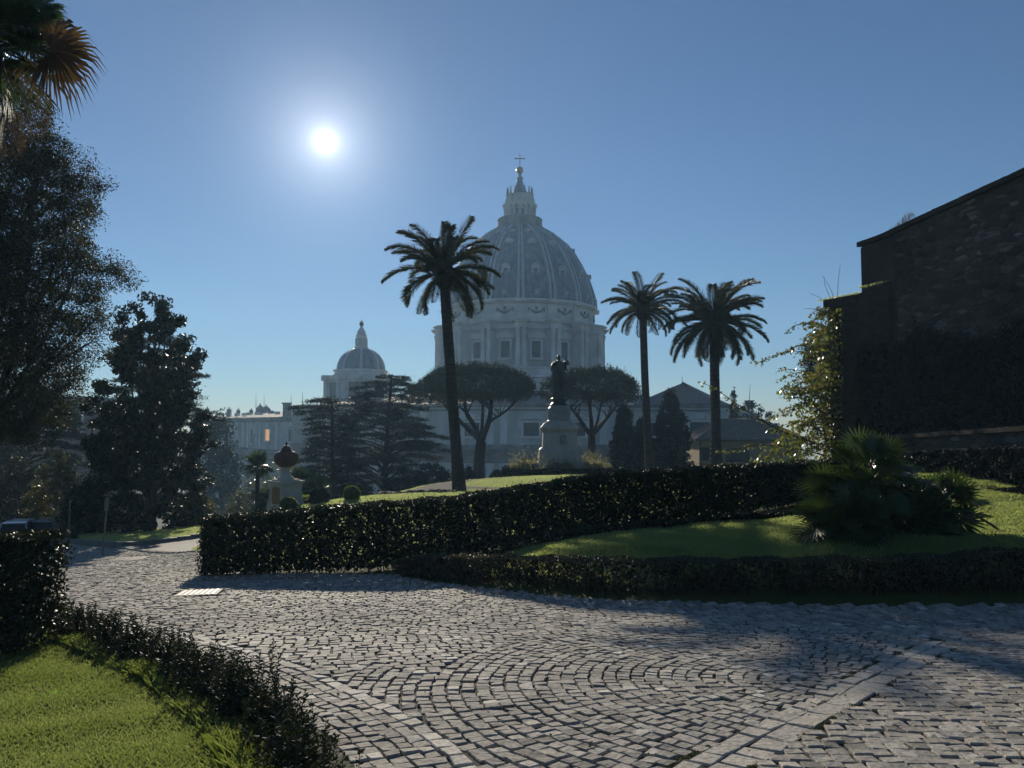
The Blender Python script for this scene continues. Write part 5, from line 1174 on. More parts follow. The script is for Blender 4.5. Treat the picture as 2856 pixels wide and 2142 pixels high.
# tall fan palm top left
d = 10.0; c = P(-15, 130, d); ft = (c[0], d, g1(c[0], d)); r_ = empty('tall_fan_palm', ft, 'tall fan palm reaching in at the top left corner with one rusty hanging leaf', 'palm tree')
VV = []; FF = []; VD = []; FD = []; pt = MB()
tk = MB(); q = resample(np.array([(ft[0] - .25, d, ft[2] - .2), (c[0] - .15, d, c[2] * .5), (c[0] - .05, d, c[2])]), .14); tk.tube(q, .14 * (1 + .07 * (np.arange(len(q)) % 2)), 12)
tk.build('trunk', M_pbark, r_)
for k in range(34):
    f = (k + .5) / 34; a = k * 2.39996; el = 1.3 - 1.9 * f; dv = np.array((math.cos(a) * math.cos(el), math.sin(a) * math.cos(el), math.sin(el))); hub = c + dv * (.42 + .25 * rng.random()); pt.tube([c, hub], (.014, .008), 4, cap=False)
    fan(VV, FF, pt, hub, dv + rng.normal(size=3) * .15, np.array((0, 0, 1.0)) + rng.normal(size=3) * .2, .50 + .12 * rng.random(), nb=30, span=2.2, droop=.7)
for hx, hy, dx, dz, rad in ((140, 135, .75, .05, .70), (60, 265, .35, -1, .62), (25, 240, -.1, -1, .6), (10, 330, .2, -1, .55), (135, 160, .55, -.5, .66)):
    hub = P(hx, hy, d - .25); pt.tube([c, c * .5 + hub * .5 + np.array((0, 0, .08)), hub], (.016, .012, .009), 4, cap=False)
    fan(VD, FD, pt, hub, np.array((dx, .12, dz)), np.array((.05, -1, .1)), rad, nb=36, span=2.0 if dz > -.6 else .75, droop=1.0 if dz > -.6 else .3)
for hx, hy, rad in ((95, 60, .55), (60, 20, .5), (110, 30, .42), (40, 120, .55)):
    hub = P(hx, hy, d - .1); fan(VV, FF, pt, hub, np.array((.8, .1, .25)), np.array((0, -.7, .7)), rad, nb=30, span=1.7, droop=.9)
mesh_obj('fan_leaves', np.concatenate(VV), [np.concatenate(FF)], M_fan, r_); o = mesh_obj('dry_leaf', np.concatenate(VD), [np.concatenate(FD)], M_dead, r_); o['label'] = 'dry rusty brown hanging leaves'; pt.build('leaf_stalks', M_twig, r_)

# ---- climber bursting from the end of the wall
d = 31.5; c0 = P(2335, 1290, d); r_ = empty('climbing_shrub', (c0[0], d, g1(c0[0], d)), 'sprawling backlit climber with long arching leafy shoots hanging off the wall end', 'climber')
b = MB(); Cs = []; Cb = []; Ax = []
def shoot(pts, r0, dens, dd=0.0, leafy=(.3, 1)):
    q = smooth_line(np.array([P(x, y, d + dd) for x, y in pts]), 3); b.tube(q, np.linspace(r0, .006, len(q)), 4, cap=False)
    s = resample(q, 1.0 / dens); n = len(s); a, e = int(n * leafy[0]), int(n * leafy[1]); s = s[a:e]
    k = s + rng.normal(size=s.shape) * .07 - np.array((0, 0, .04)); m_ = rng.random(len(k)) < .08; Cs.append(k[~m_]); Cb.append(k[m_])
shoot([(2335, 1060), (2300, 1000), (2240, 955), (2180, 985), (2105, 1015)], .03, 26, leafy=(.5, 1)); shoot([(2330, 980), (2290, 910), (2230, 900), (2192, 925)], .025, 20, leafy=(.35, 1))
shoot([(2340, 1250), (2250, 1230), (2150, 1190), (2060, 1130), (1990, 1080), (1950, 1065)], .04, 14, -.5, (.2, 1)); shoot([(2300, 1270), (2200, 1245), (2100, 1240), (2040, 1260), (2000, 1252)], .03, 22, -.4, (.3, 1))
shoot([(2330, 1180), (2270, 1130), (2230, 1100), (2190, 1075)], .03, 22); shoot([(2330, 1130), (2280, 1090), (2240, 1080), (2185, 1082)], .02, 14)
for k in range(84):
    x0, y0 = 2345 - 15 * rng.random(), 860 + 420 * rng.random(); L_ = (50 + 130 * rng.random()) * (.45 + 1.0 * max(0, y0 - 850) / 430); an = rng.normal() * .5 + (.2 if y0 < 1000 else -.05)
    x1, y1 = x0 - L_ * .5, y0 - L_ * .5 * math.sin(an + .5); x2, y2 = x0 - L_, y0 - L_ * math.sin(an) * .7 + 10; y1 = min(y1, 1300); y2 = min(y2, 1295)
    shoot([(x0, y0), (x1, y1), (x2, y2)], .018, 20 + 14 * rng.random(), rng.normal() * .7 - .1, (.1, 1))
n = 2600; yy = 860 + 430 * rng.random(n); wd = np.interp(yy, [860, 950, 1100, 1180, 1290], [22, 60, 95, 150, 270]); xx = 2350 - rng.random(n) ** 1.6 * wd
Cs.append(np.array([P(x, y, d + e) for x, y, e in zip(xx, yy, rng.normal(size=n) * .7)]))
V, f_ = leaves(np.concatenate(Cs), .15, .105, np.array((0, 0, -.7)), 1.0); mesh_obj('foliage', V, [f_], M_boug, r_)
V, f_ = leaves(np.concatenate(Cb), .13, .10, None); tag(mesh_obj('bracts', V, [f_], M_bract, r_), kind='stuff')
for pts in ([(2332, 860), (2300, 800), (2298, 770)], [(2330, 850), (2320, 810), (2296, 772)], [(2336, 830), (2338, 780), (2344, 738)], [(2315, 855), (2290, 830), (2258, 818)], [(2320, 880), (2290, 862), (2240, 860)]): shoot(pts, .012, 3)
b.build('branches', M_twig, r_)
# rounded dark tree seen through the climber
d = 46; base = P(2300, 1290, d); base[2] = g1(base[0], d)
crown_tree('dark_tree', 'dark rounded tree just behind the climber at the wall end', base, [(pz(1100, d), pr(30, d), 0), (pz(1010, d), pr(48, d), 0), (pz(960, d), pr(46, d), .1), (pz(925, d), pr(25, d), .3)], M_pine, .16, .05, 160, 70, .35, trunk_r=.12)

# ---------------------------------------------------------------- great stone wall at the right
def rubble_mat():
    m = bpy.data.materials.new('rubble_masonry'); m.use_nodes = True; t = m.node_tree; N = t.nodes; Lk = t.links; b = N['Principled BSDF']; b.inputs['Roughness'].default_value = .9
    co = N.new('ShaderNodeTexCoord'); mp = N.new('ShaderNodeMapping'); mp.inputs['Scale'].default_value = (1, 1, 2.4); Lk.new(co.outputs['Object'], mp.inputs[0])
    wr = N.new('ShaderNodeTexNoise'); wr.inputs['Scale'].default_value = 1.1; Lk.new(mp.outputs[0], wr.inputs['Vector'])
    ad = N.new('ShaderNodeVectorMath'); ad.operation = 'MULTIPLY_ADD'; ad.inputs[1].default_value = (.6, .6, .6); Lk.new(wr.outputs['Color'], ad.inputs[0]); Lk.new(mp.outputs[0], ad.inputs[2])
    v = N.new('ShaderNodeTexVoronoi'); v.inputs['Scale'].default_value = 2.6; Lk.new(ad.outputs[0], v.inputs['Vector'])
    ve = N.new('ShaderNodeTexVoronoi'); ve.feature = 'DISTANCE_TO_EDGE'; ve.inputs['Scale'].default_value = 2.6; Lk.new(ad.outputs[0], ve.inputs['Vector'])
    cr = N.new('ShaderNodeValToRGB'); e = cr.color_ramp.elements; e[0].color = (.05, .042, .035, 1); e[1].color = (.24, .22, .19, 1); e[0].position = .1; e[1].position = .97; x = e.new(.7); x.color = (.10, .085, .07, 1)
    Lk.new(v.outputs['Color'], cr.inputs[0])
    n2 = N.new('ShaderNodeTexNoise'); n2.inputs['Scale'].default_value = .45; n2.inputs['Detail'].default_value = 9; Lk.new(co.outputs['Object'], n2.inputs['Vector'])
    c2 = N.new('ShaderNodeValToRGB'); c2.color_ramp.elements[0].position = .35; c2.color_ramp.elements[0].color = (.35, .33, .30, 1); c2.color_ramp.elements[1].position = .62; c2.color_ramp.elements[1].color = (1, 1, 1, 1); Lk.new(n2.outputs[0], c2.inputs[0])
    mx = N.new('ShaderNodeMix'); mx.data_type = 'RGBA'; mx.blend_type = 'MULTIPLY'; mx.inputs[0].default_value = 1; Lk.new(cr.outputs[0], mx.inputs[6]); Lk.new(c2.outputs[0], mx.inputs[7])
    st = N.new('ShaderNodeMath'); st.operation = 'GREATER_THAN'; st.inputs[1].default_value = .035; Lk.new(ve.outputs['Distance'], st.inputs[0])
    m2 = N.new('ShaderNodeMix'); m2.data_type = 'RGBA'; m2.inputs[6].default_value = (.06, .052, .045, 1); Lk.new(st.outputs[0], m2.inputs[0]); Lk.new(mx.outputs[2], m2.inputs[7]); Lk.new(m2.outputs[2], b.inputs['Base Color'])
    bp = N.new('ShaderNodeBump'); bp.inputs['Distance'].default_value = .05; Lk.new(ve.outputs['Distance'], bp.inputs['Height']); Lk.new(bp.outputs[0], b.inputs['Normal'])
    return m
M_rub = rubble_mat(); M_brick = mat('old_brick', (.065, .05, .042), (.035, .03, .026), rough=.9, scale=2.2, spec=.1, stretch=(1, 1, 3))
wd1 = 30.0; WK = .44
def wx(y): return float(P(2408, 700, wd1)[0]) + (wd1 - y) * WK
def wz(px, py):
    """height of pixel on the wall plane"""
    u = (px - CX) / F; y = (wx(0)) / (u + WK) 
    return y, float(P(px, py, y)[2])
wall = empty('stone_wall', (wx(24), 24, .2), 'towering old rubble stone wall with a sloping brick coping at the right edge', 'wall')
top = [wz(2408, 678)] + [wz(x, y) for x, y in ((2480, 655), (2600, 600), (2856, 487))]
yA, zA = top[0]; (yC, zC), (yB, zB) = top[2], top[3]; sl = (zB - zC) / (yB - yC); yE = 14.0; zE = zB + sl * (yE - yB)
outline = [(wd1, -1.5), (wd1, zA)] + [(y, z) for y, z in top[1:]] + [(yE, zE), (yE, -1.5)]
th = 1.6
# masonry with an uneven face: grid displaced
def wallface():
    nu, nv = 150, 90; V = []
    ys = np.linspace(wd1, yE, nu); tz = np.interp(-ys, [-p[0] for p in outline[1:-1]], [p[1] for p in outline[1:-1]])
    for i, y in enumerate(ys):
        z = np.linspace(-1.5, tz[i], nv); x = wx(y) + .035 * np.sin(z * 5 + y * 3.3) * np.sin(y * 6.1 - z * 2) + rng.normal(size=nv) * .014 - .05 * np.clip(3 - z, 0, 3)
        V.append(np.stack((x, np.full(nv, y), z), 1))
    V = np.concatenate(V); i = (np.arange(nu - 1)[:, None] * nv + np.arange(nv - 1)[None]).ravel(); return V, np.stack((i, i + 1, i + nv + 1, i + nv), 1)
V, f_ = wallface(); mesh_obj('masonry_face', V, [f_], M_rub, wall)
MB().slab([(wx(y) + .2, y, z - .02) for y, z in outline], (th, 0, 0)).build('masonry', M_rub, wall)
# smooth plastered end pier and the brick coping
MB().slab([(wx(wd1) - .10, wd1 + .02, -1.5), (wx(wd1) - .10, wd1 + .02, zA - .25), (wx(wd1 - 1.35) - .10, wd1 - 1.35, zA - .15), (wx(wd1 - 1.35) - .10, wd1 - 1.35, -1.5)], (th + .4, 0, 0)).build('end_pier', mat('worn_plaster', (.085, .072, .064), (.05, .045, .04), rough=.9, scale=.8, spec=.1), wall)
cp_ = [(y, z) for y, z in [(wd1 + .12, zA - .02)] + top[1:] + [(yE, zE)]]
b = MB()
for (y0, z0_), (y1, z1) in zip(cp_[:-1], cp_[1:]):
    n = max(1, int(abs(y1 - y0) / .16))
    for k in range(n):
        ya, yb = y0 + (y1 - y0) * k / n, y0 + (y1 - y0) * (k + .97) / n; za, zb_ = z0_ + (z1 - z0_) * k / n, z0_ + (z1 - z0_) * (k + .93) / n; o = rng.normal() * .005
        b.slab([(wx(ya) - .16 + o, ya, za - .16), (wx(ya) - .16 + o, ya, za + .03 + o), (wx(yb) - .16 + o, yb, zb_ + .03 + o), (wx(yb) - .16 + o, yb, zb_ - .16)], (th + .5, 0, 0))
b.build('coping', M_brick, wall)
# lower stepped end
y2, zs0 = wz(2332, 835); _, zs1 = wz(2400, 822)
step = empty('wall_buttress', (wx(31), 31, .2), 'lower brick step at the far end of the stone wall with mossy grass on top', 'wall')
MB().slab([(wx(wd1) - .25, wd1 + .05, -1.5), (wx(wd1) - .25, wd1 + .05, zs1 - .05), (wx(y2) - .25, y2, zs0 - .45), (wx(y2) - .25, y2, -1.5)], (th, 0, 0)).build('brickwork', M_brick, step)
MB().slab([(wx(wd1 - 1.3) - .25, wd1 - 1.3, -1.5), (wx(wd1 - 1.3) - .25, wd1 - 1.3, zs1 + .25), (wx(wd1) - .25, wd1 + .04, zs1 - .02), (wx(wd1) - .25, wd1 + .04, -1.5)], (.3, 0, 0)).build('brickwork', M_brick, step)
MB().slab([(wx(wd1) - .4, wd1 + .06, zs1 - .36), (wx(wd1) - .4, wd1 + .06, zs1 - .04), (wx(y2) - .4, y2 + .1, zs0 - .02), (wx(y2) - .4, y2 + .1, zs0 - .40)], (th + .3, 0, 0)).build('coping', M_brick, step)
n = 1500; q = np.stack((wx(31) - .5 + rng.random(n) * 1.0, wd1 - 1.2 + rng.random(n) * 3.1, np.zeros(n)), 1); q[:, 2] = np.where(q[:, 1] > wd1, zs1 - .02, zs1 + .2) + .04; q[:, 0] = wx(0) - WK * q[:, 1] - .3 + rng.random(n) * .9
V, f_ = leaves(q, .14, .03, np.array((0, 0, 1.2)), 1.0); mesh_obj('moss_grass', V, [f_], M_grass2, step)
n = 220; q = np.stack((wx(28.5) + rng.random(n) * .5, 27.5 + rng.random(n) * 1.8, np.zeros(n)), 1); q[:, 2] = np.interp(-q[:, 1], [-p[0] for p in cp_], [p[1] for p in cp_]) + .10; q[:, 0] = wx(28.5) - .1 + rng.random(n) * .3
V, f_ = leaves(q, .30, .012, np.array((0, 0, 1.2)), .8); mesh_obj('wall_grass', V, [f_], M_dead, wall)
# ivy on the lower half of the wall
iv = empty('ivy', (wx(24) - .3, 24, .2), 'dark ivy curtain covering the lower half of the stone wall', 'climber')
n = 60000; y = yE + (wd1 - yE) * rng.random(n) ** 1.0; pxl = CX + F * (wx(0) - WK * y) / y
topv = np.array([wz(a, 955 + 18 * math.sin(a * .021) + 12 * math.sin(a * .05) - max(0, (a - 2500)) * .12)[1] for a in np.minimum(pxl, 3600)[::60]]); topv = np.interp(np.arange(n), np.arange(n)[::60], topv)
yo = np.sort(y); pxo = CX + F * (wx(0) - WK * yo) / yo; tz = np.array([P(a, 960 + 18 * math.sin(a * .021) + 10 * math.sin(a * .05) - max(0, (a - 2500)) * .10, yy)[2] for a, yy in zip(pxo[::50], yo[::50])]); tz = np.interp(yo, yo[::50], tz)
z = .9 + (tz + .15 * rng.normal(size=n) - .9) * rng.random(n) ** .9
keep = ~((rng.random(n) < .8) & (np.abs(z - (tz * .85)) < .0)); q = np.stack((wx(0) - WK * yo - .28 - .22 * rng.random(n) - .10 * np.sin(yo * 2.2) * np.sin(z * 1.9), yo, z), 1)[keep]
V, f_ = leaves(q, .12, .09, np.array((0, 0, -.8)), 1.0); mesh_obj('foliage', V, [f_], M_core, iv)
b = MB()
for k in range(26):
    y0 = yE + 4 + rng.random() * (wd1 - yE - 4.5); zt_ = np.interp(y0, yo, tz) - .2; pts = [(wx(y0) - .14, y0 + rng.normal() * .3, .0), (wx(y0) - .2, y0 + rng.normal() * .2, zt_ * .5), (wx(y0) - .16, y0, zt_)]; b.tube(smooth_line(np.array(pts), 2), .022, 4, cap=False)
b.build('stems', M_twig, iv)
# low terrace wall with a brick-on-edge coping in front
tw_ = empty('terrace_wall', (13.5, 21.5, 0), 'low terrace wall with upright-brick coping below the ivy', 'wall')
ta = P(2452, 1222, 28.0); tb = P(2900, 1192, 20.5); t0 = np.array((ta[0], ta[1])); t1 = np.array((tb[0], tb[1])); b = MB(); bk = MB(); n = 96
for k in range(n):
    f = (k + .5) / n; c = t0 * (1 - f) + t1 * f; zz = ta[2] * (1 - f) + tb[2] * f; a = math.atan2(t1[1] - t0[1], t1[0] - t0[0]); bk.box((c[0], c[1], zz + rng.normal() * .006), (np.linalg.norm(t1 - t0) / n * .84, .30, .14), rz=a)
a = math.atan2(t1[1] - t0[1], t1[0] - t0[0])
MB().slab([(t0[0], t0[1], -1.5), (t0[0], t0[1], ta[2] - .075), (t1[0], t1[1], tb[2] - .075), (t1[0], t1[1], -1.5)], (.0 + math.sin(a) * -.24, math.cos(a) * .24, 0)).build('masonry', M_rub, tw_)
bk.build('coping', mat('coping_brick', (.11, .09, .075), (.07, .06, .05), rough=.95, scale=6, spec=.1), tw_)

# ---------------------------------------------------------------- statue monument
d = 62.0; mc = P(1560, 1300, d); mx_, mz = float(mc[0]), g1(mc[0], d)
def mzp(py, px=1560): return float(P(px, py, d)[2])
mon = empty('statue_pedestal', (mx_, d, mz), 'stepped marble and granite pedestal carrying the bronze statue above a round flower bed', 'pedestal')
def octo(b, w0, w1, z0, z1, ch=.28):
    """square block with cut corners, width w0 at bottom, w1 at top"""
    def rg(w): h = w / 2; c = h * ch; return [(-h + c, -h), (h - c, -h), (h, -h + c), (h, h - c), (h - c, h), (-h + c, h), (-h, h - c), (-h, -h + c)]
    V = [(mx_ + x, d + y, z0) for x, y in rg(w0)] + [(mx_ + x, d + y, z1) for x, y in rg(w1)]; b.add(V, [list(range(8))[::-1], list(range(8, 16))] + [[i, (i + 1) % 8, 8 + (i + 1) % 8, 8 + i] for i in range(8)])
px2 = d / F
b = MB(); octo(b, 140 * px2, 140 * px2, mz - .6, mzp(1289)); octo(b, 118 * px2, 118 * px2, mzp(1289), mzp(1275)); octo(b, 114 * px2, 112 * px2, mzp(1275), mzp(1254)); octo(b, 112 * px2, 100 * px2, mzp(1254), mzp(1248)); b.build('base', M_ped, mon)
b = MB(); octo(b, 95 * px2, 91 * px2, mzp(1248), mzp(1206)); octo(b, 94 * px2, 98 * px2, mzp(1206), mzp(1202)); octo(b, 98 * px2, 104 * px2, mzp(1202), mzp(1196)); octo(b, 106 * px2, 106 * px2, mzp(1196), mzp(1191)); octo(b, 102 * px2, 82 * px2, mzp(1191), mzp(1179)); octo(b, 76 * px2, 74 * px2, mzp(1179), mzp(1176)); b.build('die', M_ped, mon)
b = MB(); hz0, hz1 = mzp(1238), mzp(1212)
for xx, w in ((1527, 17), (1597, 17)): b.box((float(P(xx, 1225, d)[0]), d - 46 * px2 - .02, (hz0 + hz1) / 2), (w * px2, .16, hz1 - hz0))
b.build('panel', M_ped, mon)
c_ = np.array((float(P(1567, 1225, d)[0]), d - 46 * px2 - .06, (hz0 + hz1) / 2)); b = MB(); b.box(c_, (17 * px2, .12, hz1 - hz0))
for k in range(16): b.box(c_ + (rng.normal() * .11, -.09, rng.normal() * .18), (.10 + .1 * rng.random(), .08, .08 + .1 * rng.random()), taper=.5)
b.build('carved_relief', M_pedg, mon)
MB().lathe([(36 * px2, mzp(1176)), (35 * px2, mzp(1174)), (32 * px2, mzp(1172)), (32 * px2, mzp(1144)), (31 * px2, mzp(1139)), (26 * px2, mzp(1133)), (24 * px2, mzp(1131))], (mx_, d, 0), 32).build('drum', M_pedg, mon, smooth=False)
MB().lathe([(26 * px2, mzp(1131)), (25 * px2, mzp(1128)), (19 * px2, mzp(1122)), (19 * px2, mzp(1119)), (22 * px2, mzp(1116)), (23 * px2, mzp(1112)), (20 * px2, mzp(1110)), (19 * px2, mzp(1106))], (mx_, d, 0), 32).build('bronze_plinth', M_bronze, mon)
st = empty('bronze_statue', (float(P(1558, 1106, d)[0]), d, mzp(1106)), 'dark bronze robed saint seen from behind with his right hand raised', 'statue')
robed(st, M_bronze, (mzp(989) - mzp(1106)), 1, True, 3, 1.10)
# round bed: clipped ring hedge and flowering shrubs
a = np.linspace(0, 2 * PI, 60); rr = 156 * px2; ring = np.stack((mx_ + .2 + np.cos(a) * rr, d + np.sin(a) * rr * .8, ), 1); gz = G(ring[:, 0], ring[:, 1]); tz_ = np.full(60, float(P(1560, 1317, 55)[2])); gz = np.minimum(gz, tz_ - .4)
hedge('ring_hedge', ring, tz_, .3, 'low clipped ring hedge around the statue bed', M_leaf, per_m2=500, L=.10, W=.06, z0=gz, ends=False, inner=160, stems=4, holes=.1)
bed = empty('flower_bed', (mx_, d, mz), 'straw-green flowering shrubs filling the round bed at the foot of the monument', 'plants')
n = 42000; a = rng.random(n) * 2 * PI; r = np.sqrt(rng.random(n)) * .95; hz = (mzp(1287) - mzp(1330)) * np.clip(1.15 - r ** 7, 0, 1) * (.75 + .25 * np.sin(a * 6 + r * 7)); q = np.stack((mx_ + np.cos(a) * r * rr, d + np.sin(a) * r * rr * .8, mzp(1332) + hz * (1 - .5 * rng.random(n) ** 2)), 1)
q[:, 2] += .16 * rng.normal(size=n) ** 2 * (rng.random(n) < .3) + .10 * np.sin(q[:, 0] * 5.1) * np.sin(q[:, 1] * 4.3); V, f_ = leaves(q, .24, .05, np.array((0, 0, 1.0)), .8); mesh_obj('foliage', V, [f_], mat('bed_leaf', (.07, .085, .035), (.17, .15, .08), rough=.5, scale=1.6, trans=.45, tcol=(.34, .33, .15)), bed)
MB().prism([(mx_ + math.cos(t) * rr * .98, d + math.sin(t) * rr * .78) for t in np.linspace(0, 2 * PI, 33)[:-1]], mz - .5, mzp(1322)).build('soil', M_soil, bed)

# ---------------------------------------------------------------- vase monument
d = 36.0; vc = P(796, 1420, d); vx, vz = float(vc[0]), float(vc[2])
def vzp(py): return float(P(796, py, d)[2])
q = d / F; vm = empty('vase_pedestal', (vx, d, vz), 'cream plaster pedestal with ochre panels carrying the terracotta vase', 'pedestal', rz=0)
ang = R(-38)
def vbox(b, w, z0, z1, tp=1.0): b.box((vx, d, (z0 + z1) / 2), (w, w, z1 - z0), rz=ang, taper=tp)
W_ = 60 * q
b = MB(); vbox(b, W_ * 1.16, vz - .5, vzp(1414)); vbox(b, W_ * 1.11, vzp(1414), vzp(1402), .95); vbox(b, W_ * 1.04, vzp(1402), vzp(1352)); vbox(b, W_ * 1.08, vzp(1352), vzp(1348)); vbox(b, W_ * 1.15, vzp(1348), vzp(1344)); vbox(b, W_ * 1.22, vzp(1344), vzp(1340)); vbox(b, W_ * .9, vzp(1340), vzp(1336)); b.build('body', M_plast, vm)
for k in (0, 1):
    a = ang + (-PI / 2 if k == 0 else 0) ; n_ = np.array((math.sin(a), -math.cos(a))) if k else np.array((-math.cos(ang), -math.sin(ang)))
    # panel plate standing proud of the face
    c = np.array((vx, d)) + n_ * (W_ * .52 + .012); ra = math.atan2(n_[1], n_[0]) + PI / 2; tx_, ty_ = math.cos(ra), math.sin(ra); hw = W_ * .30; z0_, z1_ = vzp(1406), vzp(1356); rc = hw * .35
    pts = [(-hw + rc, z0_), (hw - rc, z0_), (hw, z0_ + rc), (hw, z1_ - rc), (hw - rc, z1_), (-hw + rc, z1_), (-hw, z1_ - rc), (-hw, z0_ + rc)]
    MB().slab([(c[0] + x * tx_, c[1] + x * ty_, z) for x, z in pts], (-n_[0] * .05, -n_[1] * .05, 0)).build('panel', M_ochre, vm)
for sx_, sy_ in ((-1, -1), (1, -1), (1, 1), (-1, 1)):
    lx, ly = sx_ * W_ * .53, sy_ * W_ * .53; cx_, cy_ = vx + lx * math.cos(ang) - ly * math.sin(ang), d + lx * math.sin(ang) + ly * math.cos(ang); dr_ = np.array((cx_ - vx, cy_ - d)); dr_ /= np.linalg.norm(dr_)
    b = MB(); z0_, z1_ = vzp(1416), vzp(1350); pr_ = [(0, z0_), (.17, z0_), (.15, z0_ + .12), (.08, z0_ + .35), (.04, z0_ + .7), (.02, z1_), (0, z1_)]
    nv = np.array((-dr_[1], dr_[0])) * .07; b.slab([(cx_ + dr_[0] * (x - .06) - nv[0], cy_ + dr_[1] * (x - .06) - nv[1], z) for x, z in pr_], (nv[0] * 2, nv[1] * 2, 0)); b.build('corner_scroll', M_plast, vm)
ft = MB().lathe([(24 * q, vzp(1336)), (23 * q, vzp(1333)), (15 * q, vzp(1326)), (12 * q, vzp(1316)), (11 * q, vzp(1308)), (13 * q, vzp(1304)), (15 * q, vzp(1303))], (vx, d, 0), 24).build('vase_foot', M_plast, vm)
vs_ = empty('vase', (vx, d, vzp(1303)), 'big round lidded terracotta vase on the cream pedestal', 'vase')
MB().lathe([(13 * q, vzp(1303)), (20 * q, vzp(1301)), (28 * q, vzp(1293)), (32.5 * q, vzp(1282)), (33.5 * q, vzp(1276)), (33 * q, vzp(1271)), (29 * q, vzp(1263)), (20 * q, vzp(1259)), (16 * q, vzp(1258))], (vx, d, 0), 28).build('bowl', M_terra, vs_, smooth=True)
MB().lathe([(16.5 * q, vzp(1258)), (17 * q, vzp(1256)), (13.5 * q, vzp(1254)), (12.5 * q, vzp(1252)), (14 * q, vzp(1251)), (10 * q, vzp(1248)), (8 * q, vzp(1244)), (2.5 * q, vzp(1242)), (2 * q, vzp(1241)), (3.6 * q, vzp(1238)), (2.5 * q, vzp(1235)), (.4 * q, vzp(1232))], (vx, d, 0), 20).build('lid', mat('lid_terracotta', (.10, .06, .04), (.06, .04, .03), rough=.7, scale=4), vs_)

# clipped ball shrubs
def ball(name, label, px, cy, rpx, d, m, oval=1.0):
    c = P(px, cy, d); r = rpx * d / F; r_ = empty(name, (c[0], d, g1(c[0], d)), label, 'shrub', 'clipped shrubs round the vase monument'); n = int(5200 * r * r / .2 + 1200)
    u = unit(n); bump = 1 + .05 * np.sin(u[:, 0] * 9) * np.sin(u[:, 2] * 8); q_ = c + u * (r * bump * (1 - .16 * rng.random(n) ** 2))[:, None] * np.array((oval, oval, 1)); q_ = q_[q_[:, 2] > g1(c[0], d) + .02]
    V, f_ = leaves(q_, .075, .045, None); mesh_obj('foliage', V, [f_], m, r_)
    b = MB(); b.tube([(c[0], d, g1(c[0], d) - .1), c], (.06, .03), 6)
    for k in range(14): v = unit(1)[0] * r * .85; b.tube([c - (0, 0, r * .5), c + v], (.015, .005), 4, cap=False)
    b.build('stems', M_twig, r_)
M_ballg = mat('box_leaf', (.06, .085, .02), (.12, .14, .035), rough=.4, scale=3, trans=.4, tcol=(.30, .36, .06))
ball('ball_shrub', 'bright-rimmed clipped ball shrub farthest right on the sloping lawn', 981, 1378, 23, 34.5, M_ballg)
ball('ball_shrub', 'large dark clipped ball shrub between the planter and the bright one', 891, 1391, 28, 35.5, M_cyp)
ball('ball_shrub', 'small gold-green clipped shrub in front of the vase pedestal', 805, 1410, 23, 33.5, M_ballg, 1.05)
c = P(855, 1400, 37); cz_ = g1(c[0], 37); pl_ = empty('planter', (c[0], 37, cz_), 'terracotta planter bowl with low green plants beside the vase pedestal', 'planter'); h_ = float(P(855, 1392, 37)[2]) - cz_
MB().lathe([(.22, 0), (.28, .06), (.36, h_ * .6), (.46, h_ * .9), (.50, h_ * .92), (.50, h_), (.42, h_), (.38, h_ * .8)], (0, 0, 0), 20).build('bowl', M_terra, pl_, world=False)
q_ = np.stack((rng.normal(size=900) * .22, rng.normal(size=900) * .22, h_ + .03 + rng.random(900) * .13), 1); V, f_ = leaves(q_, .09, .05, np.array((0, 0, 1.)), 1); mesh_obj('plants', V, [f_], M_ballg, pl_, world=False)

# rockery along the crest
rk = [(1048, 1385), (1062, 1381), (1078, 1378), (1096, 1381), (1112, 1381), (1130, 1379), (1146, 1380), (1162, 1376), (1178, 1378), (1196, 1373), (1212, 1374), (1228, 1372), (1244, 1371), (1258, 1370)]
for i, (px, py) in enumerate(rk):
    d = 41 - (px - 1048) / 210 * 3; c = P(px, py, d); g_ = g1(c[0], d); s = (.30, .22, .34, .24)[i % 4] * (1.35 if px == 1078 else 1)
    b = MB(); V = unit(40) * (.8 + .3 * rng.random(40))[:, None]
    th_ = np.linspace(0, 2 * PI, 9)[:-1]; V = []
    for k, (rz_, zz) in enumerate(((1.0, -.3), (1.08, .15), (.85, .55), (.4, .72))):
        V.append(np.stack((np.cos(th_) * rz_ * s * 1.3 * (1 + .18 * rng.normal(size=8)), np.sin(th_) * rz_ * s * (1 + .18 * rng.normal(size=8)), np.full(8, zz * s * .8) + rng.normal(size=8) * .03), 1))
    V = np.concatenate(V); q4 = np.array([(r * 8 + i_, r * 8 + (i_ + 1) % 8, (r + 1) * 8 + (i_ + 1) % 8, (r + 1) * 8 + i_) for r in range(3) for i_ in range(8)])
    o = mesh_obj('rock', V, [q4, [24 + k for k in range(8)]], M_rock); o.location = (c[0], d, g_ + .03)
    pos = ('leftmost', 'second from the left', 'third from the left and biggest', 'fourth from the left', 'fifth from the left', 'sixth from the left', 'seventh from the left', 'seventh from the right', 'sixth from the right', 'fifth from the right', 'fourth from the right', 'third from the right', 'second from the right', 'nearest the leaning palm trunk')[i]
    tag(o, 'dark rough rock in the line across the hill lawn, ' + pos, 'rock', 'rocks lining the hill lawn')

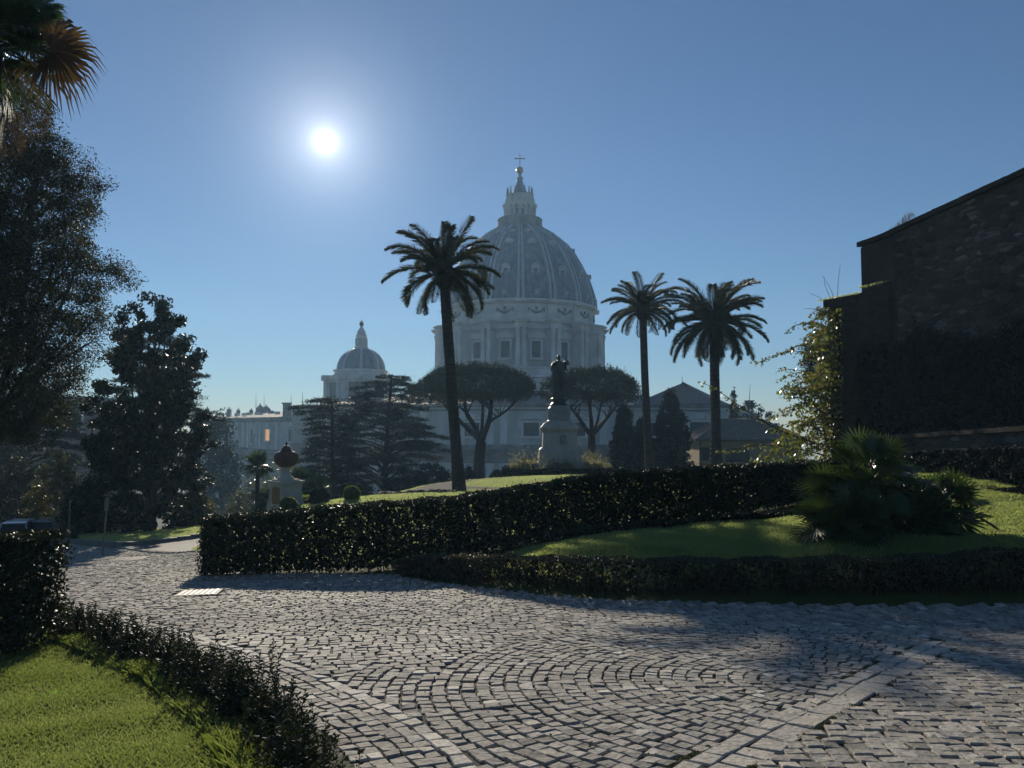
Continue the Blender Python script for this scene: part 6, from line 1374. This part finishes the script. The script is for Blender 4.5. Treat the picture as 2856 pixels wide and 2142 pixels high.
# garden lantern
d = 58.0; c = P(1058, 1345, d); gz_ = g1(c[0], d); lt = empty('street_lamp', (c[0], d, gz_), 'small old-fashioned garden lantern with a pale glass in front of the big cedar', 'lamp'); q = d / F
z0 = float(P(1058, 1330, d)[2])
MB().lathe([(.10, gz_ - .2), (.10, gz_ + .2), (.05, gz_ + .3), (.035, z0 - .1), (.07, z0 - .05), (.03, z0)], (c[0], d, 0), 10).build('post', M_iron, lt)
zt_ = float(P(1058, 1316, d)[2]); MB().lathe([(3.6 * q, z0 + .0), (6 * q, zt_)], (c[0], d, 0), 6).build('lantern_glass', M_lampg, lt)
b = MB(); b.lathe([(7 * q, zt_), (6.5 * q, zt_ + .06), (3 * q, zt_ + .2), (1 * q, zt_ + .26), (1.2 * q, zt_ + .32), (.2 * q, zt_ + .40)], (c[0], d, 0), 6)
for k in range(6):
    a = k * PI / 3; b.tube([(c[0] + math.sin(a) * 3.7 * q, d - math.cos(a) * 3.7 * q, z0), (c[0] + math.sin(a) * 6.1 * q, d - math.cos(a) * 6.1 * q, zt_)], .014, 4)
b.build('lantern_frame', M_iron, lt)

# road sign seen from behind
c = P(286, 1532, 26.5); gz_ = g1(c[0], 26.5); sg = empty('road_sign', (c[0], 26.5, gz_), 'small round road sign on a leaning grey post by the shaded roadside', 'sign'); h_ = float(P(295, 1392, 26.5)[2]) - gz_; dx = .12
MB().tube([(0, 0, -.1), (dx, 0, h_)], .03, 8).build('post', mat('galvanised', (.22, .22, .21), (.16, .16, .16), rough=.5, scale=6, metal=.5), sg, world=False)
b = MB(); t = np.linspace(0, 2 * PI, 25)[:-1]; b.slab([(dx + .085 * math.cos(x), -.045, h_ - .12 + .17 * math.sin(x)) for x in t], (0, .02, 0)); b.build('plate', MATS['galvanised'], sg, world=False)
MB().box((dx, -.055, h_ - .30), (.15, .02, .20)).build('lower_plate', M_kerb, sg, world=False)
c = P(193, 1470, 33); gz_ = g1(c[0], 33); bp_ = empty('marker_post', (c[0], 33, gz_), 'thin pale post standing in front of the golden shrub', 'post'); MB().tube([(0, 0, -.1), (0, 0, float(P(193, 1400, 33)[2]) - gz_)], .03, 6).build('shaft', M_kerb, bp_, world=False); MB().lathe([(.045, 0), (.05, .04), (.01, .09)], (0, 0, float(P(193, 1400, 33)[2]) - gz_), 8).build('cap', M_kerb, bp_, world=False)

# ---------------------------------------------------------------- parked cars
def car(label, x, y, rz, paint, rails=False, h=1.62):
    r_ = empty('parked_car', (x, y, g1(x, y)), label, 'car', 'cars parked behind the left hedge', rz)
    W, Ln = .9, 4.4
    sec = [(-2.2, .45, .78, .88), (-2.1, .30, .98, .96), (-1.3, .22, 1.00, 1.0), (0, .20, .98, 1.0), (1.2, .22, .95, 1.0), (1.9, .28, .86, .95), (2.2, .42, .66, .84)]
    V = []
    for yy, zb_, zt_, w in sec: V += [(-W * w * .96, yy, zb_), (-W * w, yy, (zb_ + zt_) * .55), (-W * w * .95, yy, zt_ - .05), (-W * w * .86, yy, zt_), (W * w * .86, yy, zt_), (W * w * .95, yy, zt_ - .05), (W * w, yy, (zb_ + zt_) * .55), (W * w * .96, yy, zb_)]
    q = [(i * 8 + j, i * 8 + (j + 1) % 8, (i + 1) * 8 + (j + 1) % 8, (i + 1) * 8 + j) for i in range(6) for j in range(8)]
    mesh_obj('body', V, [np.array(q), list(range(8)), [48 + k for k in range(8)][::-1]], paint, r_, False)
    V = []
    for yy, z, w in ((-2.05, .98, .86), (-1.75, h - .06, .70), (-1.4, h, .68), (.1, h, .66), (.45, h - .05, .66), (1.15, .96, .80)): V += [(-W * w, yy, z), (W * w, yy, z)]
    V += [(-W * .86, -2.05, .95), (W * .86, -2.05, .95), (-W * .8, 1.15, .93), (W * .8, 1.15, .93)]
    b = MB(); b.add(V, [[0, 1, 3, 2], [2, 3, 5, 4], [4, 5, 7, 6], [6, 7, 9, 8], [8, 9, 11, 10], [0, 2, 4, 6, 8, 10], [1, 11, 9, 7, 5, 3], [0, 10, 11, 1]]); b.build('windows', M_glass, r_, world=False)
    b = MB(); b.slab([(-W * .69, -1.78, h - .05), (W * .69, -1.78, h - .05), (W * .69, -1.4, h + .015), (-W * .69, -1.4, h + .015)], (0, 0, .02)); b.slab([(-W * .69, -1.4, h + .016), (W * .69, -1.4, h + .016), (W * .67, .15, h + .016), (-W * .67, .15, h + .016)], (0, 0, .02))
    for s in (-1, 1):
        for (ya, za), (yb, zb_) in (((-2.05, .99), (-1.72, h - .04)), ((-.45, .99), (-.5, h)), ((1.15, .97), (.42, h - .03))): b.tube([(s * W * .85, ya, za), (s * W * .70, yb, zb_)], .04, 5)
    b.build('roof', paint, r_, world=False)
    if rails:
        for s in (-1, 1): MB().tube([(s * W * .62, -1.5, h + .03), (s * W * .62, -1.4, h + .09), (s * W * .62, 0, h + .09), (s * W * .62, .1, h + .03)], .02, 6).build('roof_rail', M_iron, r_, world=False)
    M_tyre = mat('tyre', (.02, .02, .02), (.03, .03, .03), rough=.9); M_rim = mat('wheel_rim', (.4, .4, .4), (.3, .3, .3), rough=.3, metal=.8)
    for s in (-1, 1):
        for yy in (-1.35, 1.35):
            b = MB(); t = np.linspace(0, 2 * PI, 21)[:-1]; b.slab([(s * W * .93, yy + .33 * math.cos(k), .33 + .33 * math.sin(k)) for k in t], (-s * .2, 0, 0)); w = b.build('wheel', M_tyre, r_, world=False)
            b = MB(); b.slab([(s * (W * .93 + .01), yy + .2 * math.cos(k), .33 + .2 * math.sin(k)) for k in t], (-s * .1, 0, 0)); b.build('rim', M_rim, w, world=False)
        MB().box((s * .72, -2.16, .80), (.22, .08, .18)).build('tail_light', mat('red_lens', (.3, .02, .02), (.25, .02, .02), rough=.2), r_, world=False)
        MB().box((s * .64, 2.15, .62), (.26, .08, .14)).build('headlight', M_white, r_, world=False)
for px, ry, d, rz, pc, rl_, lab in ((100, 1453, 46, R(6), (.13, .14, .15), True, 'grey estate car with roof rails, rightmost of the parked cars behind the left hedge'), (58, 1456, 47, R(8), (.22, .23, .24), False, 'silver car parked between the grey estate and the white car'), (8, 1462, 45, R(15), (.5, .5, .5), False, 'pale car at the left edge of the row behind the hedge')):
    c = P(px, ry, d); m_ = mat('car_paint_%s' % lab.split()[0], pc, tuple(v * .95 for v in pc), rough=.25, scale=1, metal=.4); car(lab, float(c[0]), d + 2, rz, m_, rl_); o = scene.objects[-1]
for o in list(scene.objects):
    if o.get('category') == 'car':
        ry = 1453 if 'estate' in o['label'] else 1457; o.location.z = float(P(60, ry, o.location.y - 2)[2]) - 1.68
# fallen leaf on the cobbles
c = gpt(2752, 2032); lf = empty('fallen_leaf', (c[0], c[1], g1(*c) + .02), 'small curled dry leaf lying on the cobbles at lower right', 'leaf')
b = MB(); q = np.array([(0, 0, 0), (.012, .008, .012), (.03, .01, .02), (.045, 0, .004), (.03, -.012, .018), (.012, -.010, .010)]); b.slab(q, (0, 0, .0012)); b.slab(q * (-.8, 1, 1.2) + (.01, .012, 0), (0, 0, .0012)); b.build('blade', mat('dry_leaf', (.45, .33, .20), (.35, .24, .13), rough=.7, scale=40), lf, world=False)
MB().tube([(0, 0, 0), (-.015, -.012, .02)], .0012, 4).build('stalk', M_twig, lf, world=False)

# ---------------------------------------------------------------- morning haze
hz_m = bpy.data.materials.new('haze_air'); hz_m.use_nodes = True; t = hz_m.node_tree; t.nodes.clear()
pv = t.nodes.new('ShaderNodeVolumePrincipled'); pv.inputs['Color'].default_value = (.42, .70, 1, 1); pv.inputs['Density'].default_value = .00052; pv.inputs['Anisotropy'].default_value = .3
ou = t.nodes.new('ShaderNodeOutputMaterial'); t.links.new(pv.outputs[0], ou.inputs['Volume'])
hb = MB().box2((-990, -130, -42), (990, 790, 118)).build('haze', hz_m); tag(hb, kind='stuff')
